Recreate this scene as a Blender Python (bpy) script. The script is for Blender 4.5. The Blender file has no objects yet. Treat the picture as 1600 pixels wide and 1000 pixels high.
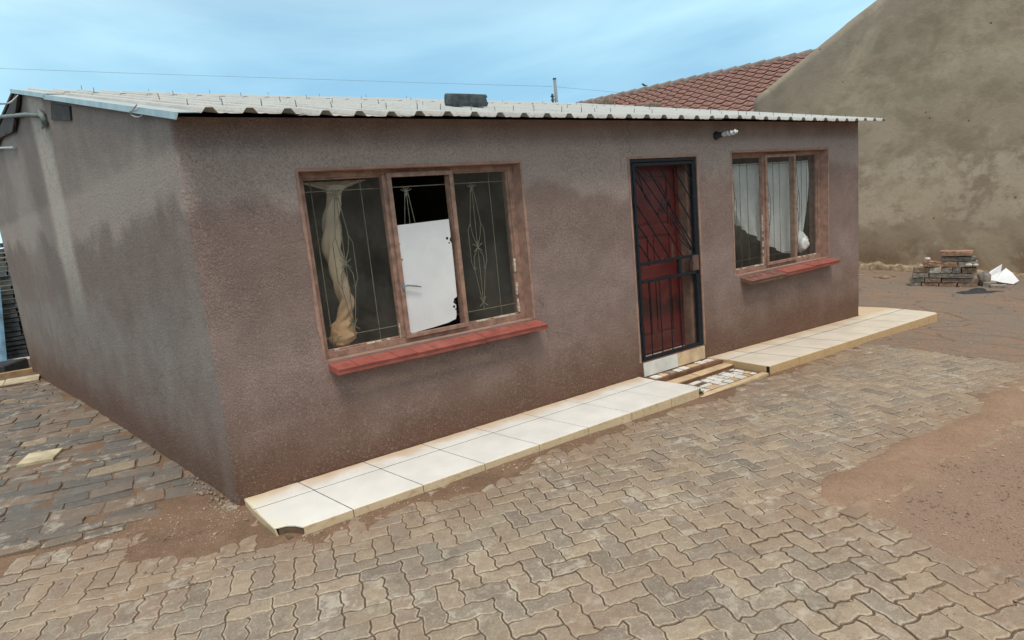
import bpy, bmesh, math, random
import numpy as np
from mathutils import Vector, Matrix

random.seed(7); RNG = np.random.RandomState(11)
C = bpy.context.scene.collection
SC = bpy.context.scene
SK = 0.2202                       # the house plan is out of square by this much

# ------------------------------------------------------------------ camera, sky, sun, exposure
CAM = Vector((-0.433, -4.2718, 1.6764))
YAW, PITCH, ROLL = 0.5715, 0.1678, -0.0965
Fw = Vector((math.sin(YAW)*math.cos(PITCH), math.cos(YAW)*math.cos(PITCH), -math.sin(PITCH)))
_r = Vector((math.cos(YAW), -math.sin(YAW), 0)); _u = _r.cross(Fw)
RT = _r*math.cos(ROLL) + _u*math.sin(ROLL); UP = -_r*math.sin(ROLL) + _u*math.cos(ROLL)
cam_d = bpy.data.cameras.new('camera'); cam = bpy.data.objects.new('camera', cam_d); C.objects.link(cam)
cam_d.sensor_width = 36; cam_d.lens = 941.5/1600*36; cam_d.clip_end = 2000; cam_d.clip_start = .05
cam.matrix_world = Matrix(((RT.x, UP.x, -Fw.x, CAM.x), (RT.y, UP.y, -Fw.y, CAM.y), (RT.z, UP.z, -Fw.z, CAM.z), (0, 0, 0, 1)))
SC.camera = cam

SUN_EL, SUN_AZ = 66, 200          # azimuth clockwise from +Y
world = bpy.data.worlds.new('World'); SC.world = world; world.use_nodes = True
wt = world.node_tree; wt.nodes.clear()
def wn(t, **k):
    n = wt.nodes.new(t)
    for a, b in k.items(): setattr(n, a, b)
    return n
w_out = wn('ShaderNodeOutputWorld'); w_bg = wn('ShaderNodeBackground'); w_bg.inputs['Strength'].default_value = .082
w_sky = wn('ShaderNodeTexSky', sky_type='NISHITA', sun_disc=False, sun_elevation=math.radians(SUN_EL), sun_rotation=math.radians(SUN_AZ),
           air_density=1.0, dust_density=1.2, ozone_density=1.5)
w_tc = wn('ShaderNodeTexCoord')
w_map = wn('ShaderNodeMapping'); w_map.inputs['Scale'].default_value = (1.0, 1.0, 4.5); w_map.inputs['Location'].default_value = (3.1, .7, 0)
w_n1 = wn('ShaderNodeTexNoise'); w_n1.inputs['Scale'].default_value = 1.25; w_n1.inputs['Detail'].default_value = 7; w_n1.inputs['Roughness'].default_value = .5; w_n1.inputs['Distortion'].default_value = .35
w_n2 = wn('ShaderNodeTexNoise'); w_n2.inputs['Scale'].default_value = .8; w_n2.inputs['Detail'].default_value = 3
w_r1 = wn('ShaderNodeValToRGB'); w_r1.color_ramp.elements[0].position = .36; w_r1.color_ramp.elements[1].position = .72
w_r1.color_ramp.elements[0].color = (.82, .82, .82, 1); w_r1.color_ramp.elements[1].color = (1, 1, 1, 1)
w_r2 = wn('ShaderNodeValToRGB'); w_r2.color_ramp.elements[0].position = .40; w_r2.color_ramp.elements[1].position = .59
w_r2.color_ramp.elements[0].color = (3.0, 5.8, 7.9, 1); w_r2.color_ramp.elements[1].color = (6.9, 10.3, 11.2, 1)
w_mx = wn('ShaderNodeMixRGB')
L = wt.links.new
L(w_tc.outputs['Generated'], w_map.inputs['Vector']); L(w_map.outputs[0], w_n1.inputs['Vector']); L(w_map.outputs[0], w_n2.inputs['Vector'])
L(w_n1.outputs['Fac'], w_r1.inputs['Fac'])
w_add = wn('ShaderNodeMath', operation='MULTIPLY_ADD'); w_add.inputs[1].default_value = .45
w_half = wn('ShaderNodeMath', operation='MULTIPLY'); w_half.inputs[1].default_value = .55
L(w_n2.outputs['Fac'], w_half.inputs[0]); L(w_n1.outputs['Fac'], w_add.inputs[0]); L(w_half.outputs[0], w_add.inputs[2]); L(w_add.outputs[0], w_r2.inputs['Fac'])
L(w_r1.outputs['Color'], w_mx.inputs['Fac']); L(w_sky.outputs[0], w_mx.inputs['Color1']); L(w_r2.outputs['Color'], w_mx.inputs['Color2'])
# the cloud cover thickens to a plain white grey higher up
w_xyz = wn('ShaderNodeSeparateXYZ'); L(w_tc.outputs['Generated'], w_xyz.inputs[0])
w_el = wn('ShaderNodeMapRange'); w_el.interpolation_type = 'SMOOTHSTEP'; w_el.inputs[1].default_value = .22; w_el.inputs[2].default_value = .70; L(w_xyz.outputs[2], w_el.inputs[0])
w_r3 = wn('ShaderNodeValToRGB'); w_r3.color_ramp.elements[0].color = (7.2, 7.1, 7.0, 1); w_r3.color_ramp.elements[1].color = (9.8, 9.4, 8.9, 1); w_r3.color_ramp.elements[0].position = .35; w_r3.color_ramp.elements[1].position = .65
L(w_n1.outputs['Fac'], w_r3.inputs['Fac']); w_mx2 = wn('ShaderNodeMixRGB'); L(w_el.outputs[0], w_mx2.inputs['Fac']); L(w_mx.outputs[0], w_mx2.inputs['Color1']); L(w_r3.outputs[0], w_mx2.inputs['Color2'])
L(w_mx2.outputs[0], w_bg.inputs['Color']); L(w_bg.outputs[0], w_out.inputs['Surface'])

sun_d = bpy.data.lights.new('sun', 'SUN'); sun = bpy.data.objects.new('sun', sun_d); C.objects.link(sun)
sun_d.energy = 1.5; sun_d.angle = math.radians(17); sun_d.color = (1, .90, .78)
_e, _a = math.radians(SUN_EL), math.radians(SUN_AZ)
sdir = Vector((math.sin(_a)*math.cos(_e), math.cos(_a)*math.cos(_e), math.sin(_e)))
sun.rotation_euler = sdir.to_track_quat('Z', 'Y').to_euler(); sun.location = (0, -6, 9)
SC.view_settings.view_transform = 'Standard'; SC.view_settings.look = 'None'; SC.view_settings.gamma = 1
SC.view_settings.use_curve_mapping = False; SC.view_settings.exposure = 0.52
SC.render.engine = 'CYCLES'; SC.cycles.max_bounces = 6; SC.cycles.transparent_max_bounces = 12

# ------------------------------------------------------------------ noise for geometry
_P = RNG.rand(256, 256)
def vnoise(x, y, s=1.0, oct=3, seed=0):
    x = np.asarray(x, float)*s + 17.3*seed; y = np.asarray(y, float)*s + 9.1*seed
    o = np.zeros(np.broadcast(x, y).shape); amp = .5; tot = 0
    for k in range(oct):
        xi = np.floor(x).astype(int); yi = np.floor(y).astype(int); fx = x-xi; fy = y-yi
        fx = fx*fx*(3-2*fx); fy = fy*fy*(3-2*fy)
        g = lambda a, b: _P[a % 256, b % 256]
        o = o + amp*((g(xi, yi)*(1-fx)+g(xi+1, yi)*fx)*(1-fy) + (g(xi, yi+1)*(1-fx)+g(xi+1, yi+1)*fx)*fy)
        tot += amp; amp *= .5; x = x*2.03+5; y = y*2.03+3
    return o/tot
def h2(i, j, k=0): return _P[(i*7+k*31) % 256, (j*13+k*17) % 256]
def sstep(a, b, x): t = np.clip((np.asarray(x, float)-a)/(b-a), 0, 1); return t*t*(3-2*t)

# ------------------------------------------------------------------ material nodes
class NT:
    def __init__(s, name):
        s.m = bpy.data.materials.new(name); s.m.use_nodes = True; s.t = s.m.node_tree; s.t.nodes.clear()
        s.out = s.n('ShaderNodeOutputMaterial'); s._pos = None
    def n(s, t, **k):
        n = s.t.nodes.new(t)
        for a, b in k.items(): setattr(n, a, b)
        return n
    def put(s, sock, v):
        if isinstance(v, bpy.types.NodeSocket): s.t.links.new(v, sock)
        elif isinstance(v, (tuple, list)): sock.default_value = (tuple(v)+(1,))[:len(sock.default_value)]
        else: sock.default_value = v
    @property
    def pos(s):
        if s._pos is None: s._pos = s.n('ShaderNodeNewGeometry').outputs['Position']
        return s._pos
    @property
    def obj(s): return s.n('ShaderNodeTexCoord').outputs['Object']
    def xyz(s, v=None):
        x = s.n('ShaderNodeSeparateXYZ'); s.put(x.inputs[0], v if v is not None else s.pos); return x.outputs
    def scale(s, v, sc):
        m = s.n('ShaderNodeMapping'); s.put(m.inputs['Vector'], v); m.inputs['Scale'].default_value = sc; return m.outputs[0]
    def noise(s, scale=5, detail=4, rough=.5, v=None, dist=0, col=False):
        n = s.n('ShaderNodeTexNoise'); s.put(n.inputs['Vector'], v if v is not None else s.pos)
        n.inputs['Scale'].default_value = scale; n.inputs['Detail'].default_value = detail; n.inputs['Roughness'].default_value = rough; n.inputs['Distortion'].default_value = dist
        return n.outputs['Color' if col else 'Fac']
    def vor(s, scale=5, feature='F1', v=None, out='Distance', rnd=1):
        n = s.n('ShaderNodeTexVoronoi', feature=feature); s.put(n.inputs['Vector'], v if v is not None else s.pos)
        n.inputs['Scale'].default_value = scale; n.inputs['Randomness'].default_value = rnd; return n.outputs[out]
    def ramp(s, f, a, b, ca=0, cb=1):
        n = s.n('ShaderNodeMapRange', interpolation_type='SMOOTHSTEP'); s.put(n.inputs[0], f)
        for i, v in enumerate((a, b, ca, cb)): s.put(n.inputs[1+i], v)
        return n.outputs[0]
    def math(s, op, a, b=0, c=0):
        n = s.n('ShaderNodeMath', operation=op); s.put(n.inputs[0], a); s.put(n.inputs[1], b); s.put(n.inputs[2], c); return n.outputs[0]
    def mul(s, *a):
        r = a[0]
        for b in a[1:]: r = s.math('MULTIPLY', r, b)
        return r
    def add(s, a, b): return s.math('ADD', a, b)
    def add_vec(s, v, w, k):
        a = s.n('ShaderNodeVectorMath', operation='SCALE'); s.put(a.inputs[0], w); a.inputs['Scale'].default_value = k
        b = s.n('ShaderNodeVectorMath', operation='ADD'); s.put(b.inputs[0], v); s.put(b.inputs[1], a.outputs[0]); return b.outputs[0]
    def mix(s, f, a, b, mode='MIX'):
        n = s.n('ShaderNodeMixRGB', blend_type=mode); s.put(n.inputs[0], f); s.put(n.inputs[1], a); s.put(n.inputs[2], b); return n.outputs[0]
    def attr(s, name, out='Fac'):
        n = s.n('ShaderNodeAttribute', attribute_name=name); return n.outputs[out]
    def rnd(s): return s.n('ShaderNodeObjectInfo').outputs['Random']
    def bump(s, h, strength=.5, dist=.01, nrm=None):
        n = s.n('ShaderNodeBump'); s.put(n.inputs['Height'], h); n.inputs['Strength'].default_value = strength; n.inputs['Distance'].default_value = dist
        if nrm is not None: s.put(n.inputs['Normal'], nrm)
        return n.outputs[0]
    def bsdf(s, col, rough=.8, bump=None, metal=0, spec=.5, **k):
        b = s.n('ShaderNodeBsdfPrincipled'); s.put(b.inputs['Base Color'], col); s.put(b.inputs['Roughness'], rough)
        s.put(b.inputs['Metallic'], metal); s.put(b.inputs['Specular IOR Level'], spec)
        for a, v in k.items(): s.put(b.inputs[a.replace('_', ' ')], v)
        if bump is not None: s.put(b.inputs['Normal'], bump)
        s.t.links.new(b.outputs[0], s.out.inputs[0]); return b
    def box(s, v, lo, hi, soft):      # 1 inside the range, soft edges
        return s.mul(s.ramp(v, lo-soft, lo+soft), s.ramp(v, hi-soft, hi+soft, 1, 0))
def lin(r, g, b):
    f = lambda c: (c/255/12.92 if c/255 <= .04045 else ((c/255+.055)/1.055)**2.4)
    return (f(r), f(g), f(b))
M = {}
def simple(name, col, rough=.7, nscale=12, var=.25, bumpd=.002, bscale=60, metal=0, spec=.4):
    q = NT(name); o = q.obj
    f = q.noise(nscale, 5, .6, o)
    c = q.mix(q.ramp(f, .3, .7), tuple(x*(1-var) for x in col), tuple(min(1, x*(1+var)) for x in col))
    b = q.bump(q.noise(bscale, 4, .6, o), .6, bumpd)
    q.bsdf(c, rough, b, metal, spec); M[name] = q.m; return q.m

# --- house plaster
def plaster():
    q = NT('spatter_plaster'); X, Y, Z = q.xyz()
    big = q.noise(.9, 4, .55); mid = q.noise(3.2, 5, .6); fine = q.noise(50, 3, .6); grain = q.noise(125, 3, .65)
    g = q.n('ShaderNodeNewGeometry'); N = q.xyz(g.outputs['Normal'])
    side = q.ramp(q.math('ABSOLUTE', N[0]), .55, .8)
    base = q.mix(q.ramp(mid, .3, .7), (.236, .177, .160), (.314, .236, .215))
    sidec = q.mix(q.ramp(mid, .3, .7), (.225, .195, .178), (.275, .240, .218))
    c = q.mix(side, base, sidec)
    # washed pale band above the windows, ragged lower edge
    edge = q.add(Z, q.mul(q.math('SUBTRACT', big, .5), 1.25)); edge = q.add(edge, q.mul(q.math('SUBTRACT', q.noise(7, 4, .6), .5), .25))
    pale = q.mul(q.ramp(edge, 1.80, 1.98), q.ramp(Z, 2.22, 2.34, 1, 0), q.ramp(fine, .35, .62, .5, 1))
    c = q.mix(q.mul(pale, .75), c, (.44, .365, .33))
    # damp darker belt under it
    damp = q.mul(q.box(edge, 1.25, 1.85, .18), .42)
    c = q.mix(damp, c, (.175, .118, .10))
    # red soil splash rising from the ground, thicker on the front
    splash = q.add(Z, q.mul(q.math('SUBTRACT', q.noise(1.6, 5, .6), .5), .55))
    c = q.mix(q.mul(q.ramp(splash, .95, .15), .60), c, (.165, .095, .066))
    c = q.mix(q.mul(q.ramp(splash, .45, .02), .70), c, (.125, .064, .042))
    c = q.mix(q.mul(q.ramp(splash, .12, -.08), q.ramp(q.noise(9, 4), .4, .6), .6), c, (.17, .095, .055))
    # lime bloom lines under the window sills
    bl = q.add(Z, q.mul(q.math('SUBTRACT', q.noise(5, 4, .65), .5), .16))
    m1 = q.mul(q.box(bl, .515, .585, .022), q.box(X, .92, 2.35, .12), q.ramp(q.noise(3, 4), .36, .56))
    m2 = q.mul(q.box(bl, .48, .54, .03), q.box(X, 5.6, 7.2, .12), q.ramp(q.noise(4, 4), .4, .6))
    m3 = q.mul(q.ramp(q.vor(.9, v=q.scale(q.pos, (1, 1, 1.2))), .0, .55, 1, 0), q.box(X, 6.2, 7.1, .25), q.box(Z, .08, .42, .12), q.ramp(q.noise(6, 5, .7), .45, .62))
    fr = q.math('SUBTRACT', 1, side)
    c = q.mix(q.mul(m1, fr, .6), c, (.36, .25, .19)); c = q.mix(q.mul(m2, fr, .5), c, (.34, .25, .20)); c = q.mix(q.mul(m3, fr, .7), c, (.38, .35, .33))
    # rain wash on the gable wall: one broad pale run, a few thin ones
    wob = q.mul(q.math('SUBTRACT', q.noise(1.5, 3), .5), .25)
    Yw = q.add(Y, wob)
    run = q.mul(q.box(Yw, 3.35, 4.0, .14), q.ramp(Z, .75, 1.9), q.ramp(q.noise(20, 4), .25, .6, .55, 1), side)
    c = q.mix(q.mul(run, .85), c, (.50, .47, .42))
    run2 = q.mul(q.box(Yw, 5.1, 6.2, .3), q.ramp(Z, 1.0, 2.4), side); c = q.mix(q.mul(run2, .4), c, (.40, .38, .35))
    run3 = q.mul(q.box(Yw, 4.15, 4.9, .16), q.ramp(Z, .2, 1.9), side); c = q.mix(q.mul(run3, .45), c, (.165, .150, .140))
    run4 = q.mul(q.box(Yw, .02, .22, .06), q.ramp(Z, 2.2, 1.6), side); c = q.mix(q.mul(run4, .15), c, (.42, .38, .35))
    d4 = q.mul(q.box(X, .10, .42, .1), q.box(Z, .9, 2.2, .3), fr, q.ramp(big, .35, .6)); c = q.mix(q.mul(d4, .35), c, (.17, .13, .115))
    pw = q.mul(q.box(q.add(Z, q.mul(q.math('SUBTRACT', q.noise(2.5, 4), .5), .5)), 2.05, 2.38, .1), q.box(Y, .1, 2.4, .3), side)
    c = q.mix(q.mul(pw, .5), c, (.36, .34, .30))
    crk = q.vor(.6, 'DISTANCE_TO_EDGE', q.add_vec(q.pos, q.noise(2.2, 4, .6, None, 0, True), .35)); crm = q.mul(q.ramp(crk, .0012, .0035, 1, 0), q.ramp(q.noise(.8, 3), .50, .58)); c = q.mix(q.mul(crm, .30), c, (.07, .05, .04))
    # grain: pits dark, crests pale
    c = q.mix(q.ramp(grain, .36, .50, .45, 0), c, (.085, .062, .052)); c = q.mix(q.ramp(grain, .56, .68, 0, .40), c, (.47, .40, .36))
    c = q.mix(q.ramp(fine, .56, .72, 0, .35), c, (.44, .37, .335))
    h = q.add(q.mul(fine, .9), q.mul(grain, .7)); b = q.bump(h, .9, .007)
    b = q.bump(q.noise(9, 3), .5, .012, b)
    q.bsdf(c, .95, b, 0, .15); M['plaster'] = q.m
plaster()

def paver_mat(name, cols, sandc, wear=(.46, .41, .34), worn=.55, spec=.25):
    q = NT(name); t = q.attr('tint'); e = q.attr('edge')
    cr = q.n('ShaderNodeValToRGB'); q.put(cr.inputs[0], t); el = cr.color_ramp.elements
    for i, cc in enumerate(cols):
        p = i/(len(cols)-1)
        if i == 0: el[0].color = (*cc, 1)
        elif i == len(cols)-1: el[-1].color = (*cc, 1)
        else:
            x = el.new(p); x.color = (*cc, 1)
    c = cr.outputs[0]
    n1 = q.noise(14, 6, .65); n2 = q.noise(60, 4, .6); n3 = q.noise(1.1, 4, .5)
    c = q.mix(q.ramp(n1, .3, .7, .0, .5), c, q.mix(1, c, (.62, .60, .58), 'MULTIPLY'))
    c = q.mix(q.mul(q.ramp(n2, .52, .7), .35), c, wear)
    c = q.mix(q.mul(q.ramp(q.add(e, q.mul(q.math('SUBTRACT', n2, .5), 1.4)), .35, .9), q.ramp(q.noise(4, 3), .3, .65, .35, 1.2), worn), c, wear)
    pit = q.vor(55); c = q.mix(q.ramp(pit, .10, .22, .45, 0), c, (.08, .065, .05))
    c = q.mix(q.mul(q.ramp(n3, .42, .70), q.ramp(n1, .35, .65, .3, 1), .40 if name == 'paver' else .28), c, sandc)
    X, Y, Z = q.xyz(); wob = q.mul(q.math('SUBTRACT', n3, .5), .9)
    zn = q.math('MAXIMUM', q.mul(q.ramp(q.add(Y, wob), -1.45, -.85), q.ramp(X, -.4, .3)), q.mul(q.ramp(q.add(X, wob), 1.9, 2.7), q.ramp(q.add(Y, wob), -1.9, -2.5)))
    zn = q.math('MAXIMUM', zn, q.mul(q.box(X, -1.1, .4, .35), q.box(q.add(Y, wob), -.75, .5, .3)))
    c = q.mix(q.mul(zn, q.ramp(n1, .3, .65, .45, 1), .62 if name == 'paver' else .25), c, sandc)
    lich = q.mul(q.ramp(q.noise(8, 6, .7), .52, .64), q.ramp(q.noise(1.3, 3), .38, .6)); c = q.mix(q.mul(lich, .6), c, (.50, .47, .40))
    wet = q.mul(q.ramp(q.noise(5.5, 5, .65, None, .8), .56, .68), .45); c = q.mix(wet, c, (.150, .125, .105))
    n4 = q.noise(180, 3, .6); c = q.mix(q.ramp(n4, .40, .28, 0, .55), c, (.07, .055, .042)); c = q.mix(q.ramp(n4, .60, .72, 0, .5), c, wear)
    c = q.mix(q.ramp(e, .1, -.7, 0, .35), c, (.110, .078, .053))
    h = q.add(q.mul(n1, 1.2), q.mul(n2, .9)); b = q.bump(h, .9, .008); b = q.bump(n4, .4, .002, b); b = q.bump(q.ramp(pit, .02, .2), .35, .003, b)
    q.bsdf(c, q.ramp(n1, .3, .7, .72, .92), b, 0, spec); M[name] = q.m
paver_mat('paver', [(.185, .168, .150), (.265, .225, .180), (.340, .280, .215), (.300, .260, .205), (.255, .232, .200), (.290, .240, .195), (.380, .320, .240)], (.270, .182, .122), (.52, .455, .35), .62)
paver_mat('stone', [(.125, .125, .120), (.170, .165, .152), (.145, .142, .135), (.225, .185, .148), (.240, .178, .135), (.190, .172, .150), (.350, .290, .205)], (.205, .140, .095), (.27, .235, .19), .3)

def soil():
    q = NT('soil'); X, Y, Z = q.xyz()
    n = q.noise(.8, 5, .6); n1 = q.noise(3, 6, .65); n2 = q.noise(22, 5, .6); n3 = q.noise(120, 3, .6)
    wob = q.mul(q.math('SUBTRACT', n1, .5), .35)
    joint = (.125, .090, .062)
    far = q.mix(q.ramp(n, .36, .6), (.225, .185, .150), (.265, .190, .142)); far = q.mix(q.ramp(n1, .42, .62, 0, .75), far, (.205, .182, .160))
    c = q.mix(q.ramp(q.add(X, wob), 6.3, 6.8), joint, far)
    sand = q.mix(q.ramp(n1, .3, .7), (.262, .178, .124), (.312, .215, .154))
    sand = q.mix(q.mul(q.ramp(q.add(Y, wob), -2.66, -2.86), .75), sand, q.mix(q.ramp(n2, .3, .7), (.222, .158, .120), (.290, .218, .170)))
    ms = q.mul(q.ramp(q.add(X, wob), 2.05, 2.5), q.ramp(q.add(Y, wob), -2.15, -2.45)); c = q.mix(ms, c, sand)
    near = q.mix(q.ramp(n1, .3, .7), (.165, .108, .072), (.225, .150, .104)); mn = q.mul(q.ramp(q.add(Y, wob), -1.25, -.85), q.ramp(q.add(X, wob), 6.6, 6.1)); c = q.mix(mn, c, near)
    c = q.mix(q.ramp(n2, .35, .65, 0, .3), c, q.mix(1, c, (.6, .58, .56), 'MULTIPLY'))
    c = q.mix(q.ramp(n3, .55, .68, 0, .45), c, (.40, .31, .24)); c = q.mix(q.ramp(n3, .45, .32, 0, .5), c, (.07, .048, .035))
    # old joints and cracks of the worn yard far right
    cr = q.vor(2.3, 'DISTANCE_TO_EDGE', q.scale(q.pos, (1.0, .45, 1))); crm = q.mul(q.ramp(cr, .012, .03, 1, 0), q.ramp(X, 6.6, 7), q.ramp(n, .42, .55))
    c = q.mix(q.mul(crm, .35), c, (.05, .042, .036))
    h = q.add(q.mul(n2, 1.5), q.mul(n3, .7)); b = q.bump(h, .8, .006); q.bsdf(c, .95, b, 0, .12); M['soil'] = q.m
soil()

def tile_white():
    q = NT('glazed_white_tile'); X, Y, Z = q.xyz(); n = q.noise(4, 5, .6); n2 = q.noise(40, 3)
    c = q.mix(q.ramp(n, .3, .7), (.72, .735, .72), (.79, .805, .79))
    st = q.math('SUBTRACT', Y, q.mul(q.math('SUBTRACT', n, .5), .25))
    far = q.ramp(X, 3.2, 5.2)
    c = q.mix(q.mul(q.ramp(st, -.20, .0), .75), c, (.62, .43, .24))
    c = q.mix(q.mul(far, .45), c, (.66, .54, .36))
    c = q.mix(q.mul(q.ramp(n2, .62, .72), q.ramp(n, .5, .65), .4), c, (.45, .33, .2))
    c = q.mix(q.mul(q.ramp(X, .35, .05), q.ramp(n, .4, .6), .35), c, (.66, .58, .30))
    q.bsdf(c, q.ramp(n, .3, .7, .28, .45), q.bump(n, .15, .002), 0, .5); M['tile'] = q.m
    q = NT('glazed_cream_riser'); n = q.noise(5, 5, .6); n2 = q.noise(30, 4, .6); X, Y, Z = q.xyz()
    c = q.mix(q.ramp(n, .3, .7), (.60, .50, .33), (.68, .57, .40)); c = q.mix(q.mul(q.ramp(X, 3.5, 5), .7), c, (.58, .39, .19))
    c = q.mix(q.mul(q.ramp(n2, .5, .7), .5), c, (.38, .25, .13)); q.bsdf(c, .5, q.bump(n2, .2, .002), 0, .4); M['riser'] = q.m
tile_white()

def roof_metal():
    q = NT('weathered_roof_sheet'); X, Y, Z = q.xyz(); n = q.noise(2.5, 5, .6, q.scale(q.pos, (2, .6, 1))); n2 = q.noise(25, 5, .65); n3 = q.noise(80, 3)
    c = q.mix(q.ramp(n, .3, .7), (.33, .325, .305), (.46, .455, .43)); c = q.mix(q.ramp(n2, .5, .7, 0, .5), c, (.27, .24, .20))
    c = q.mix(q.ramp(n3, .56, .68, 0, .4), c, (.64, .62, .57)); c = q.mix(q.mul(q.ramp(n, .6, .75), .35), c, (.36, .21, .12))
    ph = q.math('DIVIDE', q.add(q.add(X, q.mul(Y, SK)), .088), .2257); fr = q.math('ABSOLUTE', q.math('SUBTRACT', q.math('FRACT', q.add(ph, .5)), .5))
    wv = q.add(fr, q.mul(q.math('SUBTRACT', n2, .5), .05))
    c = q.mix(q.mul(q.ramp(wv, .13, .09), .7), c, (.47, .51, .51)); c = q.mix(q.mul(q.box(wv, .19, .27, .03), .65), c, (.17, .15, .13))  # rib highlights painted pale on the crests; dirt lines along the flanks
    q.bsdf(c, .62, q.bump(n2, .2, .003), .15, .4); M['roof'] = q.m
    q = NT('galvanised_edge'); n = q.noise(8, 4); q.bsdf(q.mix(q.ramp(n, .3, .7), (.33, .39, .40), (.46, .52, .52)), .4, None, .5, .5); M['galv'] = q.m
roof_metal()

def neigh_plaster():
    q = NT('tan_cement_plaster'); X, Y, Z = q.xyz(); a = q.noise(.55, 5, .6); b = q.noise(1.7, 6, .62, q.scale(q.pos, (1, 1, 1.5))); f = q.noise(14, 5, .6); g = q.noise(70, 3)
    c = q.mix(q.ramp(a, .35, .65), (.365, .288, .210), (.430, .348, .260))
    c = q.mix(q.ramp(b, .46, .66, 0, .55), c, (.240, .190, .130))
    zz = q.add(Z, q.mul(q.math('SUBTRACT', b, .5), 1.5))
    # pale patches where the skim coat survived
    pale = q.mul(q.box(zz, .75, 2.05, .14), q.ramp(q.noise(2.6, 6, .68), .40, .54))
    c = q.mix(q.mul(pale, .65), c, (.57, .485, .37))
    pale2 = q.mul(q.box(zz, 3.0, 3.7, .3), q.ramp(a, .42, .6)); c = q.mix(q.mul(pale2, .4), c, (.42, .36, .255))
    c = q.mix(q.mul(q.ramp(q.add(Z, q.mul(q.math('SUBTRACT', f, .5), .3)), .75, -.05), .65), c, (.185, .110, .062))
    top = q.add(Z, q.mul(Y, .52)); gtop = q.ramp(q.add(top, q.mul(q.math('SUBTRACT', b, .5), 1.2)), 4.9, 6.4); c = q.mix(q.mul(gtop, .4), c, (.225, .215, .185))
    bl = q.noise(.9, 7, .68, None, .6); c = q.mix(q.ramp(bl, .50, .64, 0, .55), c, (.50, .42, .30)); c = q.mix(q.ramp(bl, .46, .34, 0, .5), c, (.235, .190, .135))
    v = q.vor(2.2); c = q.mix(q.ramp(v, .03, .05, .8, 0), c, (.06, .05, .04))
    c = q.mix(q.ramp(f, .5, .7, 0, .3), c, (.30, .25, .175)); h = q.add(f, q.mul(g, .5)); q.bsdf(c, .95, q.bump(h, .6, .01), 0, .12); M['nplaster'] = q.m
neigh_plaster()

simple('frame_paint', (.31, .190, .145), .6, 16, .28, .002, 60)
simple('reveal_paint', (.33, .205, .160), .85, 12, .2, .004, 90)
simple('jamb_paint', (.17, .105, .080), .8, 8, .3, .003, 60)
simple('putty', (.62, .56, .46), .8, 30, .3)
simple('sill_tile', (.31, .090, .070), .55, 10, .2, .002, 50)
simple('sill_tile_old', (.20, .085, .07), .7, 18, .45, .003, 50)
simple('gate_steel', (.008, .012, .018), .5, 20, .4, .001, 80, 0, .3)
def door_paint():
    q = NT('worn_red_paint'); X, Y, Z = q.xyz(); n = q.noise(6, 5, .65); n2 = q.noise(30, 4, .6)
    c = q.mix(q.ramp(n, .3, .7), (.095, .014, .013), (.150, .024, .020)); zz = q.add(Z, q.mul(q.math('SUBTRACT', n, .5), .5))
    c = q.mix(q.mul(q.box(zz, .50, .68, .06), .75), c, (.035, .014, .013)); c = q.mix(q.mul(q.ramp(zz, .52, .3), .55), c, (.085, .028, .024))
    c = q.mix(q.ramp(n2, .64, .74, 0, .5), c, (.33, .17, .14)); q.bsdf(c, .45, q.bump(n2, .2, .001), 0, .5); M['door_red'] = q.m
door_paint()
simple('bar_cream', (.25, .235, .17), .5, 20, .2)
simple('bar_dark', (.055, .055, .055), .5, 20, .2)
simple('board_white', (.74, .76, .78), .4, 5, .05, .0005, 30)
simple('chip_black', (.012, .012, .012), .8)
simple('white_glass', (.62, .68, .70), .15, 5, .06)
simple('bulb_base', (.025, .024, .026), .5)
simple('concrete_block', (.085, .100, .105), .9, 12, .35, .006, 60, 0, .2)
simple('screw', (.10, .115, .12), .5, 20, .3)
simple('old_brick', (.33, .205, .145), .9, 14, .35, .005, 60, 0, .2)
simple('brown_brick', (.26, .195, .145), .9, 14, .35, .005, 60, 0, .2)
simple('grey_brick', (.27, .245, .215), .9, 14, .35, .005, 60, 0, .2)
simple('pale_rubble', (.50, .47, .42), .9, 14, .25, .005, 60)
simple('plastic_white', (.72, .76, .80), .45, 5, .05, .001, 20)
simple('cloth_dark', (.035, .04, .045), .9, 10, .3)
simple('grout', (.075, .062, .05), .95, 8, .3, .003, 60)
simple('mortar', (.15, .10, .065), .95, 8, .3, .006, 40)
simple('red_mortar', (.185, .095, .052), .95, 8, .3, .006, 40)
simple('mosaic_white', (.70, .71, .68), .4, 6, .12)
simple('mosaic_cream', (.60, .46, .30), .45, 6, .2)
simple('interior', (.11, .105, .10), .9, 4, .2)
simple('wood_dark', (.045, .038, .036), .8, 10, .3)
simple('pipe_grey', (.16, .20, .20), .6, 14, .3)
simple('wire_black', (.03, .03, .032), .6)
simple('wire_pale', (.40, .42, .42), .6)
simple('pole_metal', (.20, .24, .26), .6, 5, .2)
simple('blue_sheet', (.16, .30, .42), .55, 6, .3, .002, 30)
simple('slate_block', (.20, .185, .165), .9, 14, .4, .005, 60, 0, .2)
simple('slate_stack', (.10, .125, .135), .85, 10, .4)
simple('cream_stained', (.50, .44, .30), .5, 5, .3)
simple('footing', (.33, .255, .175), .95, 9, .45, .012, 30, 0, .15)
simple('timber', (.30, .20, .10), .8, 8, .3)
simple('roof_tile', (.270, .150, .125), .85, 6, .3, .004, 30, 0, .3)
simple('ridge_tile', (.210, .165, .145), .85, 6, .3, .004, 30, 0, .3)
simple('weed', (.10, .13, .05), .8, 20, .3)
simple('bird', (.03, .03, .03), .8)
simple('gravel', (.30, .225, .17), .9, 3, .5)
simple('kerb_concrete', (.290, .235, .185), .9, 7, .2, .005, 60, 0, .15)
simple('kerb_sandy', (.262, .195, .145), .95, 5, .22, .005, 60, 0, .12)
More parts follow.
